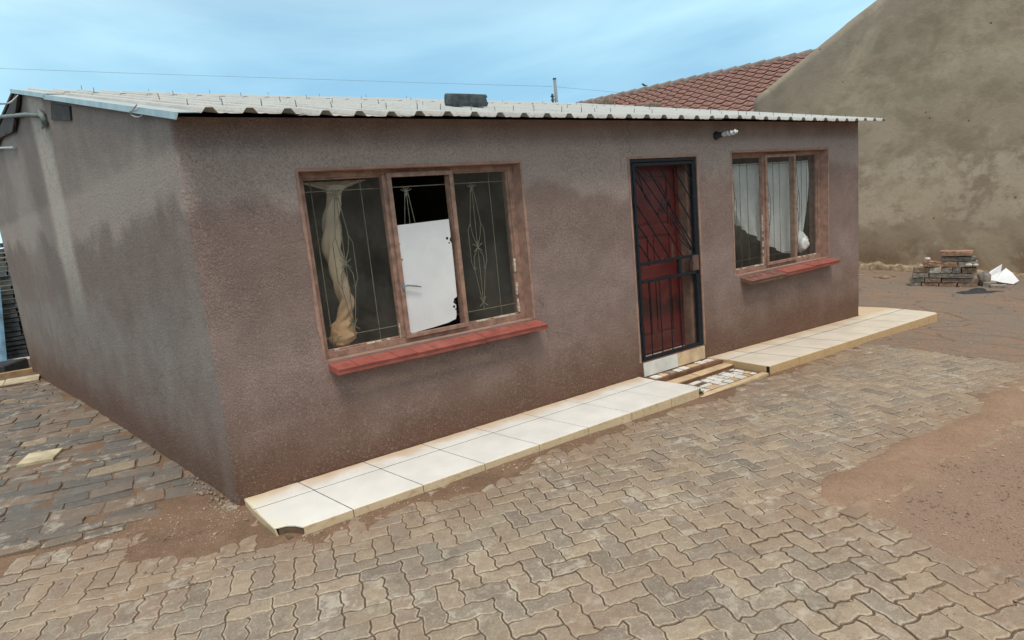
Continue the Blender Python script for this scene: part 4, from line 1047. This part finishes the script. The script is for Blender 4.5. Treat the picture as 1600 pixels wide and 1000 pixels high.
    for a, b in ((3.86, 4.30), (4.304, 4.850)): s('tread_tile', 'mosaic_cream', [(a+.02, -.185), (b, -.190), (b, -.298), (a, -.305)], -.087, -.078)
    R = random.Random(12)
    def shards(x0, x1, y0, y1, z, n, mats, sl=0):
        x = x0
        while x < x1-.03:
            w = R.uniform(.07, .17); w = min(w, x1-x); y = y0
            while y < y1-.02:
                h = min(R.uniform(.05, .13), y1-y); j = lambda: R.uniform(0, .014); sh = (R.random()-.5)*.09
                pl = [(x+j(), y+j()), (x+w-.004-j(), y+j()), (x+w-.004-j()+sh*.3, y+h-.004-j()), (x+w*.5+sh, y+h-.004), (x+j(), y+h-.004-j())]
                if R.random() < .95: s('tile_shard', R.choice(mats), pl, z-.02, z+R.uniform(-.001, .0015), .0012)
                y += h
            x += w
    shards(3.86, 4.82, -.125, -.018, -.040, 0, ['mosaic_white', 'mosaic_white', 'mosaic_white', 'grey_brick', 'mosaic_cream'])
    s('lower_pad', 'mortar', [(3.86, -.32), (4.852, -.305), (4.852, -.715), (3.80, -.715)], -.25, -.1085)
    shards(3.93, 4.78, -.64, -.345, -.102, 0, ['mosaic_white', 'mosaic_white', 'mosaic_white', 'mosaic_white', 'mosaic_cream'])
    for a, b in ((3.80, 4.30), (4.304, 4.84)): s('tread_tile', 'mosaic_cream', [(a, -.722), (b, -.722), (b, -.655), (a, -.655)], -.22, -.1005)
    s('mortar_lump', 'mortar', [(3.83, -.55), (3.93, -.58), (3.91, -.68), (3.85, -.70), (3.82, -.62)], -.14, -.092, .008)
walkway()
# little weed at the broken step
m = MB(); R = random.Random(8)
for k in range(16):
    a = R.uniform(0, 6.28); l = R.uniform(.03, .08); c = Vector((3.885+R.uniform(-.02, .02), -.655+R.uniform(-.02, .02), -.105)); d = Vector((math.cos(a)*.7, math.sin(a)*.7, .9)); e = c+d*l; sdv = Vector((-math.sin(a), math.cos(a), 0))*.006
    m.poly([c-sdv*.4, c+d*l*.5-sdv, e, c+d*l*.5+sdv, c+sdv*.4])
tag(m.build('weed', 'weed'), 'tiny dry weed growing in the gap beside the door step', 'weed')

# ------------------------------------------------------------------ things in the windows
def board():
    y0, y1 = .074, .086
    P = [(1.418, .868), (1.45, .860), (1.62, .872), (1.76, .886), (1.835, .905), (1.845, .93), (1.852, 1.02), (1.835, 1.035), (1.838, 1.07), (1.868, 1.085), (1.872, 1.30), (1.874, 1.52), (1.858, 1.545), (1.872, 1.575), (1.872, 1.712), (1.405, 1.700)]
    m = MB(); n = len(P); m.v = [W(x, y0, z) for x, z in P]+[W(x, y1, z) for x, z in P]
    m.f = [list(range(n)), list(range(2*n-1, n-1, -1))]+[[i, n+i, n+(i+1) % n, (i+1) % n] for i in range(n)]; m.mi = [0]*len(m.f)
    for f in m.f[2:]: f.reverse()
    r = m.build('white_board', 'board_white'); tag(r, 'white board filling the broken middle pane of the large window', 'board')
    m = MB()
    for cx, cz, rr in ((1.838, 1.562, .012), (1.852, 1.525, .007), (1.842, 1.045, .013), (1.832, 1.008, .011), (1.848, .985, .009)): m.lathe([(0, -.0012), (rr*.7, -.0012), (rr, -.0006), (rr, .002)], W(cx, y0, cz), (0, 1, 0), 7)
    m.build('chipped_hole', 'chip_black', r)
    m = MB(); m.lathe([(0, -.006), (.006, -.005), (.008, .001)], W(1.425, y0, 1.56), (0, 1, 0), 8); m.lathe([(0, -.006), (.006, -.005), (.008, .001)], W(1.432, y0, 1.44), (0, 1, 0), 8); m.build('screw_head', 'frame_paint', r)
board()
def ony(px, py, y0):
    d = Fw+RT*((px-800)/941.5)-UP*((py-500)/941.5); t = (y0-CAM.y)/d.y; p = CAM+d*t; return p.x+SK*y0, p.z
def curtain1():
    yc = .205
    ctr = [((522, 290), .060), ((523, 303), .042), ((519, 330), .048), ((517, 360), .052), ((520, 392), .054), ((526, 420), .048), ((532, 446), .044), ((541, 466), .042), ((541, 484), .046), ((537, 500), .052), ((534, 512), .080), ((536, 524), .098), ((538, 533), .085), ((538, 540), .03)]
    P = [(ony(*p, yc), r) for p, r in ctr]; n = 36; m = MB(); S = []
    for i in range(len(P)-1):
        for k in range(5):
            t = k/5; S.append((P[i][0][0]*(1-t)+P[i+1][0][0]*t, P[i][0][1]*(1-t)+P[i+1][0][1]*t, P[i][1]*(1-t)+P[i+1][1]*t))
    S.append((*P[-1][0], P[-1][1]))
    b = 0
    for j, (x, z, r) in enumerate(S):
        knot = j > 48
        for k in range(n):
            a = 2*math.pi*k/n; tw = j*.34
            rr = 1.12*r*(1+.17*math.cos(3*a+tw*2.6)+.12*math.cos(5*a+tw*1.6)+.05*math.cos(11*a+tw*3)) if not knot else r*(1+.22*(float(vnoise(k*.8, j*.5, 1, 2, 7))-.5)*2)
            m.v.append(W(x+rr*math.cos(a), yc+rr*.75*math.sin(a), z+(.3*r*math.sin(a+1) if knot else 0)))
    for j in range(len(S)-1):
        for k in range(n):
            k2 = (k+1) % n; m.f.append([j*n+k, j*n+k2, (j+1)*n+k2, (j+1)*n+k]); m.mi.append(0)
    # gathered head fanning out to the rail
    def head(u, v):
        xt = .79+u*.53; xb = S[2][0]-.05+u*.10; zb = S[2][1]-.02; e = v**1.8
        x = xt*(1-v)+xb*v if True else 0
        w = (1-v)**1.5; x = S[2][0]+(xt-S[2][0])*w+(u-.5)*.10*(1-w); z = 2.06*(1-v)+zb*v+.05*math.sin(u*3.14)*v*(1-v)
        return W(x, yc+.012*math.sin(u*34+v*3)*(.3+.7*v), z)
    m.grid(head, 40, 12)
    # loose tail beside the knot
    kx, kz = P[10][0]
    def tail(u, v): return W(kx-.09+u*.10-.02*v, yc-.03+.02*math.sin(u*9), kz+.03-v*.13+.02*math.sin(u*5))
    m.grid(tail, 10, 6)
    o = m.build('curtain', 'curtain_cream', None, True); tag(o, 'cream curtain twisted into a rope and knotted in the large window', 'curtain')
curtain1()
def curtain2():
    yc = .20; m = MB()
    top = [ony(px, py, yc) for px, py in ((1148, 250), (1262, 250))]
    xl, xr = 5.40, ony(1264, 266, .20)[0]
    bot = [ony(*p, yc) for p in ((1151, 352), (1165, 360), (1182, 373), (1203, 385), (1222, 395), (1238, 396), (1246, 386))]
    def f(u, v):
        xt = xl+(xr-xl)*u; k = u*6; i = min(5, int(k)); t = k-i; bx = bot[i][0]*(1-t)+bot[i+1][0]*t; bz = bot[i][1]*(1-t)+bot[i+1][1]*t
        bulge = .03*math.sin(math.pi*v)*sstep(.5, 1, u)
        ee = 1.25+1.0*u*u; x = xt*(1-v**ee)+bx*v**ee+bulge; z = 2.03*(1-v)+bz*v
        fold = math.sin(u*58+2.2*math.sin(v*2.1+u*3))*.024*(1-.4*v)+math.sin(u*25+v*3.4)*.016+.020*(float(vnoise(u*14+v*2, v*2.2, 1, 2, 17))-.5)
        return W(float(x), yc+fold+.012*(float(vnoise(u*9, v*4, 1, 2, 3))-.5), z)
    m.grid(f, 130, 30)
    c = ony(1249, 378, yc-.02); n = 26
    b = len(m.v)
    for j in range(17):
        ph = math.pi*j/16
        for k in range(n):
            a = 2*math.pi*k/n; r = .112*(1+.34*(float(vnoise(k*.55, j*.5, 1, 3, 12))-.5)*2+.06*math.cos(5*a+ph*2)); m.v.append(W(c[0]+r*math.sin(ph)*math.cos(a)*.95, yc-.03+r*.7*math.sin(ph)*math.sin(a), c[1]+r*1.12*math.cos(ph)))
    for j in range(16):
        for k in range(n):
            k2 = (k+1) % n; m.f.append([b+j*n+k, b+j*n+k2, b+(j+1)*n+k2, b+(j+1)*n+k]); m.mi.append(0)
    o = m.build('curtain', 'curtain_white', None, True); tag(o, 'white curtain swept aside and knotted in the small window', 'curtain')
curtain2()

rblock(2.92, 1.02, .42, .16, .115, -.02, 'large dark grey concrete block lying on the roof sheets', 1)
rblock(9.25-1.2, 3.9, .32, .14, .08, .1, 'small brown brick on the roof nearer the red tiled roof end', 2, 'brick', 'brown_brick')
rblock(8.05, 3.0, .30, .13, .06, -.1, 'flat weathered brick on the roof close to the right eave', 3, 'brick', 'brown_brick')

# ------------------------------------------------------------------ neighbour's gable wall
def neighbour():
    A = Vector((13.1, 2.5)); B = Vector((13.35, -.25)); d = (B-A).normalized(); nrm = Vector((d.y, -d.x))     # towards the yard
    if nrm.x > 0: nrm = -nrm
    pt = lambda y: A+d*((y-2.5)/d.y)
    root = empty('gable_house', (13.2, 1, -.2)); tag(root, "tall unpainted tan plastered gable wall of the neighbour's house", 'house')
    TP = [(-9, 3.0), (-1.4, 7.14), (4.92, 3.880)]
    top = lambda y: float(np.interp(y, [a for a, b in TP], [b for a, b in TP]))
    m = MB(); ys = list(np.arange(4.91, -8.3, -.15)); n = len(ys); rows = 30
    for layer, off in ((0, 0), (1, -.24)):
        for j in range(rows+1):
            for y in ys:
                p = pt(y); z0 = -.6; z1 = top(y)+.012*(float(vnoise(y, 2, 3, 3, 9))-.5)*4; z = z0+(z1-z0)*j/rows
                dd = (float(vnoise(y, z, .9, 3, 77))-.5)*.05 if layer == 0 else 0; q = p+nrm*(off+dd); m.v.append((q.x, q.y, z))
    N = n*(rows+1)
    for layer in (0, 1):
        for j in range(rows):
            for i in range(n-1):
                a = layer*N+j*n+i; f = [a, a+1, a+n+1, a+n]; m.f.append(f if layer == 0 else f[::-1]); m.mi.append(0)
    for i in range(n-1): a = rows*n+i; m.f.append([a, a+1, N+a+1, N+a]); m.mi.append(0)
    for j in range(rows): a = j*n; m.f.append([a, a+n, N+a+n, N+a]); m.mi.append(0)
    m.build('gable_wall', 'nplaster', root, True)
    # crumbling footing course along its base
    m = MB(); nS = 90
    def strip(u, v):
        y = 2.95-u*4.6; p = pt(y); h = (.17 if y > .9 else .17-.11*min(1, (.9-y)/.6))*(.55+.75*float(vnoise(y, 1, 5, 4, 13))); o = .12*(.6+.7*float(vnoise(y, 4, 4, 3, 19)))
        prof = ((0, 1.0), (.45, 1.0+.25*(float(vnoise(y*3, 2, 6, 2, 3))-.5)), (.85, .72), (1.0, .25), (1.08, -.6)); k = min(4, int(round(v*4))); a, b = prof[k]
        q2 = p+nrm*(o*a+.012*(float(vnoise(y, v*3, 14, 2, 8))-.5)-.01); return (q2.x, q2.y, zg1(p.x, p.y)+h*b)
    m.grid(strip, 260, 4); m.build('footing', 'footing', root)
    R = random.Random(31)
    # ---- tiled roof behind
    r0 = Vector((20.44, 7.87, 6.16)); r1 = Vector((17.54, 16.22, 6.16)); e = (r1-r0).normalized(); dn = Vector((-e.y, e.x, 0)); 
    if dn.x > 0: dn = -dn
    sl = Vector((dn.x, dn.y, -.47)).normalized(); nn = e.cross(sl); 
    if nn.z < 0: nn = -nn
    th = empty('tiled_house', (14.5, 7, -.2)); tag(th, 'house behind the gable with a red brown clay tile roof', 'house')
    start = r0-e*.5; L0 = 11.4; pw, ph = .38, .40
    base = MB(); o2 = start-nn*.06; c = [o2, o2+e*L0, o2+e*L0+sl*5.6, o2+sl*5.6]; base.hexa([p-nn*.1 for p in c]+[p for p in c]); 
    w = base.build('roof_deck', 'wood_dark', th)
    wl = MB(); f = [start+sl*3.2+dn*.0, start+e*L0+sl*3.2, start+e*L0, start]; ring = [(p.x, p.y) for p in (start+sl*3.2, start+e*L0+sl*3.2, start+e*L0+Vector((2.5, 1, 0)), start+Vector((2.5, 1, 0)))]; wl.prism(ccw(ring), -.6, 4.4); wl.build('wall', 'nplaster', th)
    # one double-roman tile
    tm = MB(); nx = 10
    for rr, (v, lift) in enumerate(((-.01, .008), (-.01, .022), (ph+.03, -.020))):
        for i in range(nx+1):
            u = i/nx*pw; zz = .048*math.sin(i/nx*2*math.pi*1.0)*(1 if i/nx < .5 else .35)+.012; p = e*u-sl*v*1.0+nn*(zz+lift if rr else zz+lift)
            tm.v.append(tuple(p))
    for rr in range(2):
        for i in range(nx): a = rr*(nx+1)+i; tm.f.append([a, a+1, a+nx+2, a+nx+1]); tm.mi.append(0)
    tme = tm.mesh('roof_tile', 'roof_tile', True); cnt = 0
    rest = MB()
    for row in range(1, 15):
        for col in range(int(L0/pw)):
            p = start+e*(col*pw+(R.random()-.5)*.01)+sl*(row*ph)+nn*(.012+.01*R.random())
            w_ = pix(p); show = w_ is not None and 890 < w_[0] < 1290 and w_[1] < 182
            if not show:
                b_ = len(rest.v); rest.v += [tuple(p+v.co) for v in tme.vertices]; rest.f += [[b_+i for i in f.vertices] for f in tme.polygons]; rest.mi += [0]*len(tme.polygons)
            elif cnt < 298:
                o = bpy.data.objects.new('roof_tile', tme); C.objects.link(o); o.location = p; o.parent = th; o.matrix_parent_inverse = Matrix.Translation(-Vector(th.location)); cnt += 1
    rest.build('roof_tile_field', 'roof_tile', th, True)['kind'] = 'stuff'
    global RIDGE; RIDGE = (start, e)
    k = 0
    while k*.50 < L0:
        a = start+e*(k*.50)+nn*.0+Vector((0, 0, -.02)); b = a+e*.54; m = MB(); m.tube([a, a+e*.50, b], [.185, .140, .136], 10); m.build('ridge_tile', 'ridge_tile', th, True); k += 1
neighbour()

def rayp(px, py, dist):
    d = Fw+RT*((px-800)/941.5)-UP*((py-500)/941.5); d = d/math.hypot(d.x, d.y); return CAM+d*dist
# power pole, its wires, bird on the ridge
pt = rayp(866.5, 123, 25); pr = empty('power_pole', (pt.x, pt.y, -.2)); tag(pr, 'grey power pole rising behind the sheet roof', 'pole')
m = MB(); m.tube([(pt.x+.05, pt.y, -.3), (pt.x, pt.y, pt.z)], [.10, .062], 10); m.build('shaft', 'pole_metal', pr, True)
m = MB(); m.tube([(pt.x-.005, pt.y, pt.z-.02), (pt.x-.005, pt.y, pt.z+.02)], .072, 10); m.build('cap', 'slate_stack', pr)
m = MB(); lb = rayp(864.5, 155, 24.9); 
for k in range(3): m.lathe([(.05, -.02), (.085, -.01), (.085, .01), (.05, .02)], (lb.x-.03, lb.y, lb.z-.17+k*.14), (0, 0, 1), 10)
m.tube([(lb.x-.03, lb.y, lb.z-.24), (lb.x-.03, lb.y, lb.z+.2)], .045, 8); m.build('insulator', 'slate_stack', pr)
wire([rayp(-260, 100, 34), rayp(0, 107, 32), rayp(250, 116, 30), rayp(500, 124, 28), rayp(700, 130.5, 26.5), rayp(863, 135, 25)], .0058, 'pole_metal', 'long overhead wire crossing the sky left of the pole', 'overhead_wire')
wire([rayp(868, 135.5, 25), rayp(905, 139, 27), rayp(950, 143, 29), rayp(1020, 150, 32)], .0058, 'pole_metal', 'short overhead wire running right from the pole to the tiled roof', 'overhead_wire')
best = min((RIDGE[0]+RIDGE[1]*t*.1 for t in range(110)), key=lambda p: abs(pix(p)[0]-1007)); b0 = best+Vector((0, 0, .20)); m = MB(); bx = Vector(b0)
m.tube([bx+RT*.05+Vector((0, 0, -.005)), bx+RT*.01+Vector((0, 0, .005)), bx-RT*.05+Vector((0, 0, .03)), bx-RT*.075+Vector((0, 0, .055)), bx-RT*.10+Vector((0, 0, .055)), bx-RT*.125+Vector((0, 0, .05))], [.012, .035, .040, .026, .022, .004], 8)
m.tube([bx+RT*.04, bx+RT*.13+Vector((0, 0, .0))], [.018, .006], 6); m.tube([bx, bx+Vector((0, 0, -.07))], .005, 5); m.tube([bx-RT*.02, bx-RT*.02+Vector((0, 0, -.07))], .005, 5)
tag(m.build('bird', 'bird', None, True), 'small dark bird perched on the ridge of the tiled roof', 'bird')

# ------------------------------------------------------------------ brick pile and litter beside the gable wall
P0 = Vector((11.31, .632, -.22)); P1 = Vector((11.665, -.126, -.26)); pu = Vector((P1.x-P0.x, P1.y-P0.y, 0)).normalized(); pn = Vector((-pu.y, pu.x, 0))
if pn.x < 0: pn = -pn                                  # pn points away from the camera
def pile():
    K = .001576; R = random.Random(77)
    rows = [  # (course base y in the zoomed picture, height, [(left, right, material, phrase)])
        (395, 44, [(585, 682, 'grey_brick', 'half sunk grey brick at the left foot of the brick pile'), (684, 840, 'old_brick', 'orange brick in the bottom course, left of three'), (846, 1006, 'old_brick', 'orange brick in the bottom course, middle of three'), (1012, 1185, 'brown_brick', 'brown brick in the bottom course, right of three')]),
        (350, 42, [(572, 705, 'grey_brick', 'grey brick in the second course, jutting out on the left'), (710, 860, 'brown_brick', 'rounded brown brick in the second course of the pile'), (866, 1195, 'brown_brick', 'long brown slab in the second course, right side')]),
        (307, 38, [(602, 742, 'grey_brick', 'flat pale slab in the third course, left end'), (750, 1150, 'slate_block', 'long dark flat slab across the middle of the brick pile')]),
        (268, 54, [(612, 748, 'brown_brick', 'thin tan slab tilted on the left shoulder of the pile'), (756, 856, 'pale_rubble', 'rounded pale block in the fourth course'), (866, 956, 'grey_brick', 'grey brick end in the fourth course below the orange brick'), (966, 1036, 'slate_block', 'dark grey block in the fourth course'), (1046, 1178, 'brown_brick', 'brown brick at the right of the fourth course')]),
        (212, 50, [(702, 802, 'old_brick', 'reddish half brick below the white rubble lump on the left'), (806, 1006, 'old_brick', 'orange ragged brick in the fifth course'), (1012, 1190, 'grey_brick', 'grey chunk in the fifth course, right side')]),
        (162, 38, [(862, 1172, 'slate_block', 'grey broken slab just under the topmost brick')]),
        (112, 40, [(850, 1146, 'old_brick', 'topmost long orange brick of the pile')]),
    ]
    for base, h, bricks in rows:
        for l, r, mt, lab in bricks:
            u0, u1 = (l-668)*K, (r-668)*K; z0 = -.222+(395-base)*.00198; hh = h*.00198; dep = R.uniform(.20, .26); off = R.uniform(-.015, .02)
            bm = bmesh.new(); bmesh.ops.create_cube(bm, size=1); bmesh.ops.scale(bm, vec=(u1-u0, dep, hh-.003), verts=bm.verts); bmesh.ops.subdivide_edges(bm, edges=bm.edges, cuts=3, use_grid_fill=True)
            s = R.random()*50
            for v in bm.verts:
                c = v.co; e = (abs(c.x) > (u1-u0)*.45)+(abs(c.y) > dep*.45)+(abs(c.z) > hh*.45); nz = float(vnoise(c.x*22+s, c.y*22+c.z*50, 1, 2, 4))-.5
                c.x *= 1-(.05 if e > 1 else 0)*(.5+abs(nz)*2); c.z *= 1-(.14 if e > 1 else 0)*(.5+abs(nz)*2); c.y += nz*.012; c.x += nz*.008
            me = bpy.data.meshes.new('brick'); bm.to_mesh(me); bm.free(); me.materials.append(M[mt])
            sag = (u0+u1)/2*.045; p = P0+pu*((u0+u1)/2)+pn*(dep/2+off); o = link('brick', me, None, (p.x, p.y, z0+hh/2-sag*1.0)); o.rotation_euler = (0, R.uniform(-.015, .015)+.03, math.atan2(pu.y, pu.x)+R.uniform(-.06, .06))
            tag(o, lab, 'brick', 'bricks heaped by the gable wall')
    # second, hidden tier behind carries the top
    def lump(u, w, z, r, mt, lab, nm='rubble_lump', sc=(1, 1, .7), cat='rubble', grp=None):
        bm = bmesh.new(); bmesh.ops.create_icosphere(bm, subdivisions=2, radius=r)
        for v in bm.verts: v.co = Vector((v.co.x*sc[0], v.co.y*sc[1], v.co.z*sc[2]))*(1+.5*(float(vnoise(v.co.x*40+u*9, v.co.y*40+v.co.z*30, 1, 2, 6))-.5))
        me = bpy.data.meshes.new(nm); bm.to_mesh(me); bm.free(); me.materials.append(M[mt]); p = P0+pu*u+pn*w; o = link(nm, me, None, (p.x, p.y, z)); o.rotation_euler = (0, 0, math.atan2(pu.y, pu.x)); tag(o, lab, cat, grp)
    lump(.11, .08, .268, .050, 'pale_rubble', 'white rubble lump on the upper left of the brick pile')
    lump(.68, -.02, .150, .042, 'pale_rubble', 'white rubble lump low on the right shoulder of the pile', sc=(1.3, 1, .8)); lump(.77, -.02, .145, .036, 'pale_rubble', 'small white chip at the right end of the pile', sc=(1.2, 1, .7))
    lump(.93, .26, -.13, .15, 'grey_brick', 'grey stone leaning against the right side of the brick pile', sc=(.65, .8, 1.0)); lump(.70, .12, .235, .04, 'grey_brick', 'grey crumb of mortar near the top of the pile')
    for u0, u1, w0, z0, hh, mt, lab in ((.90, 1.08, .10, -.27, .10, 'grey_brick', 'grey half block right of the brick pile'), (.98, 1.20, -.06, -.272, .075, 'grey_brick', 'flat grey block lying in front of the white sheet')):
        a = P0+pu*u0+pn*w0; b = P0+pu*u1+pn*w0; m = MB(); q1, q2 = b+pn*.14, a+pn*.14; m.prism(ccw([(a.x, a.y), (b.x, b.y), (q1.x, q1.y), (q2.x, q2.y)]), z0, z0+hh, 0, .008); tag(m.build('block', mt), lab, 'block', 'blocks beside the brick pile')
    # small rubble strewn left of the pile
    for k in range(10):
        lump(-.35-R.random()*1.1, .9+R.random()*.6, -.16, .03+.04*R.random(), R.choice(['brown_brick', 'pale_rubble', 'kerb_concrete']), 'small rubble lump at the foot of the gable wall, left of the brick pile', cat='rubble', grp='rubble along the gable wall')
pile()
# folded white sheet: two upright leaves meeting low
def at(px, py, off=0.0):
    a = Vector((12.05, .30, 0))+pn*off; d = Fw+RT*((px-800)/941.5)-UP*((py-500)/941.5); n = pn; t = (a-CAM).dot(n)/d.dot(n); return CAM+d*t
m = MB(); k = lambda cx, cy, o=0.: at(1320+cx/5.714, 380+cy/5.714, o)
def leaf(pts, off):
    f = [k(x, y, o) for x, y, o in pts]; n = len(f); t = pn*.012
    for i in range(1, n-1): m.poly([f[0], f[i], f[i+1]])
    g = [p+t for p in f]
    for i in range(1, n-1): m.poly([g[0], g[i+1], g[i]])
    for i in range(n): j = (i+1) % n; m.poly([f[i], g[i], g[j], f[j]])
leaf([(1235, 325, -.05), (1300, 250, .06), (1405, 187, .16), (1392, 255, .10), (1335, 335, -.05)], 0)
leaf([(1335, 335, -.05), (1392, 258, .09), (1440, 222, .14), (1500, 268, .08), (1556, 335, -.08), (1505, 365, -.14), (1400, 350, -.12)], 0)
tag(m.build('plastic_sheet', 'plastic_white'), 'folded white plastic sheet standing beside the brick pile', 'sheet')
def rag():
    c = Vector((11.03, -.25, 0)); c = Vector((float(rayp(1535, 456, 1).x), 0, 0)); d = Fw+RT*((1535-800)/941.5)-UP*((456-500)/941.5); t = (-.232-CAM.z)/d.z; c = CAM+d*t
    m = MB(); ax = RT.copy(); ax.z = 0; ax.normalize(); ay = Vector((-ax.y, ax.x, 0)); n = 30
    def f(u, v):
        l = (u-.5)*.74; w = (v-.5)*(.30 if u < .62 else .10)*(.6+.4*math.sin(u*math.pi)); z = .012+.045*float(vnoise(u*6, v*4, 1, 3, 14))*math.sin(math.pi*v)*math.sin(math.pi*min(1, u*1.02))+(.03 if .35 < u < .55 else 0)*math.sin(math.pi*v)
        p = c+ax*l+ay*(w+.04*math.sin(u*5)); return (p.x, p.y, zg1(p.x, p.y)+z)
    m.grid(f, 36, 10); tag(m.build('rag', 'cloth_dark', None, True), 'dark crumpled rag lying on the ground in front of the brick pile', 'rag')
rag()

# ------------------------------------------------------------------ things behind the rear left corner
def rear():
    z0 = -.10
    r = empty('rear_step', (-2.3, 7.5, z0)); tag(r, 'low stained cream tiled step at the far end of the side path', 'step')
    m = MB(); m.prism(ccw([(-3.4, 7.32), (-1.66, 7.20), (-1.72, 8.1), (-3.5, 8.2)]), -.25, -.062, 0, .01); m.build('slab_body', 'mortar', r)
    for i in range(4):
        a = -3.38+i*.43; m = MB(); m.prism(ccw([(a, 7.335-.03*i), (a+.425, 7.305-.03*i), (a+.40, 7.75), (a-.02, 7.78)]), -.063, -.050, 0, .002); m.build('tile', 'cream_stained', r)
    m = MB(); m.box(-3.6, -1.78, 8.30, 8.42, -.12, -.02, T=lambda x, y, z: (x, y, z)); tag(m.build('plank', 'timber', None, bevel=.006), 'brown timber plank on the ground behind the cream step', 'plank')
    m = MB(); m.prism(ccw([(-3.0, 8.5), (-2.2, 8.45), (-1.95, 9.1), (-2.9, 9.2)]), -.1, .08, 0, .02); tag(m.build('tarpaulin', 'cloth_dark', None), 'dark folded tarpaulin behind the timber plank', 'tarpaulin')
    m = MB(); m.prism(ccw([(-2.30, 9.2), (-2.0, 9.15), (-1.9, 9.6), (-2.3, 9.7)]), -.1, .03, 0, .01); tag(m.build('paper_sack', 'pale_rubble', None), 'small white sack on the ground beside the tarpaulin', 'sack')
    # blue ribbed sheet leaning on the stack
    m = MB()
    def f(u, v): 
        x = -3.35+u*1.08+.12*v; return (x, 9.3+.5*v-.03*abs(math.sin(u*22)), -.1+1.62*v)
    m.grid(f, 66, 4); b = len(m.v); m.v += [(x, y+.012, z) for x, y, z in m.v[:b]]; m.f += [[i+b for i in fc[::-1]] for fc in m.f]; m.mi = [0]*len(m.f)
    tag(m.build('blue_sheet', 'blue_sheet'), 'faded blue ribbed metal sheet leaning beyond the side path', 'metal sheet')
    R = random.Random(6); g = 'grey roof tiles stacked at the end of the side path'
    rt = empty('tile_stack', (-2.35, 9.95, z0)); tag(rt, 'tall stack of dark grey concrete roof tiles beyond the blue sheet', 'stack')
    for c in range(3):
        for i in range(26):
            m = MB(); x = -2.9+c*.44+R.uniform(-.02, .02); y = 9.95+R.uniform(-.03, .03); z = z0+i*.085; m.box(x, x+.42, y, y+.3, z, z+.055+.02*R.random(), T=lambda x, y, z: (x, y, z)); m.build('tile', 'slate_stack', rt)
    m = MB(); m.box(-6, 3, 10.9, 11.1, -.2, 2.0, T=lambda x, y, z: (x, y, z)); tag(m.build('rear_wall', 'nplaster', None), 'low grey boundary wall at the back of the plot', 'wall')
rear()

m = MB(); m.box(-9, 12, -9.2, -9.0, -.4, 3.3, T=lambda x, y, z: (x, y, z)); tag(m.build('unseen_wall', 'nplaster', None), 'unseen plastered wall added across the yard to darken the pane reflections', 'wall')  # unseen wall added behind the camera so the panes mirror something dark
def crumbs():
    bm = bmesh.new(); R = random.Random(41)
    for k in range(90):
        t = R.random()**2; y = t*.9-.02; x = -SK*y-.02-abs(R.gauss(0, .045)); r = R.uniform(.006, .022)*(1-.5*t); g = bmesh.ops.create_icosphere(bm, subdivisions=1, radius=r, matrix=Matrix.Translation((x, y, zg1(x, y)+r*.3)))
        for v in g['verts']: v.co += Vector((R.uniform(-1, 1), R.uniform(-1, 1), R.uniform(-1, 1)))*r*.3
    me = bpy.data.meshes.new('mortar_crumbs'); bm.to_mesh(me); bm.free(); me.materials.append(M['kerb_concrete']); tag(link('mortar_crumbs', me), 'crumbled mortar along the foot of the house corner', kind='stuff')
crumbs()
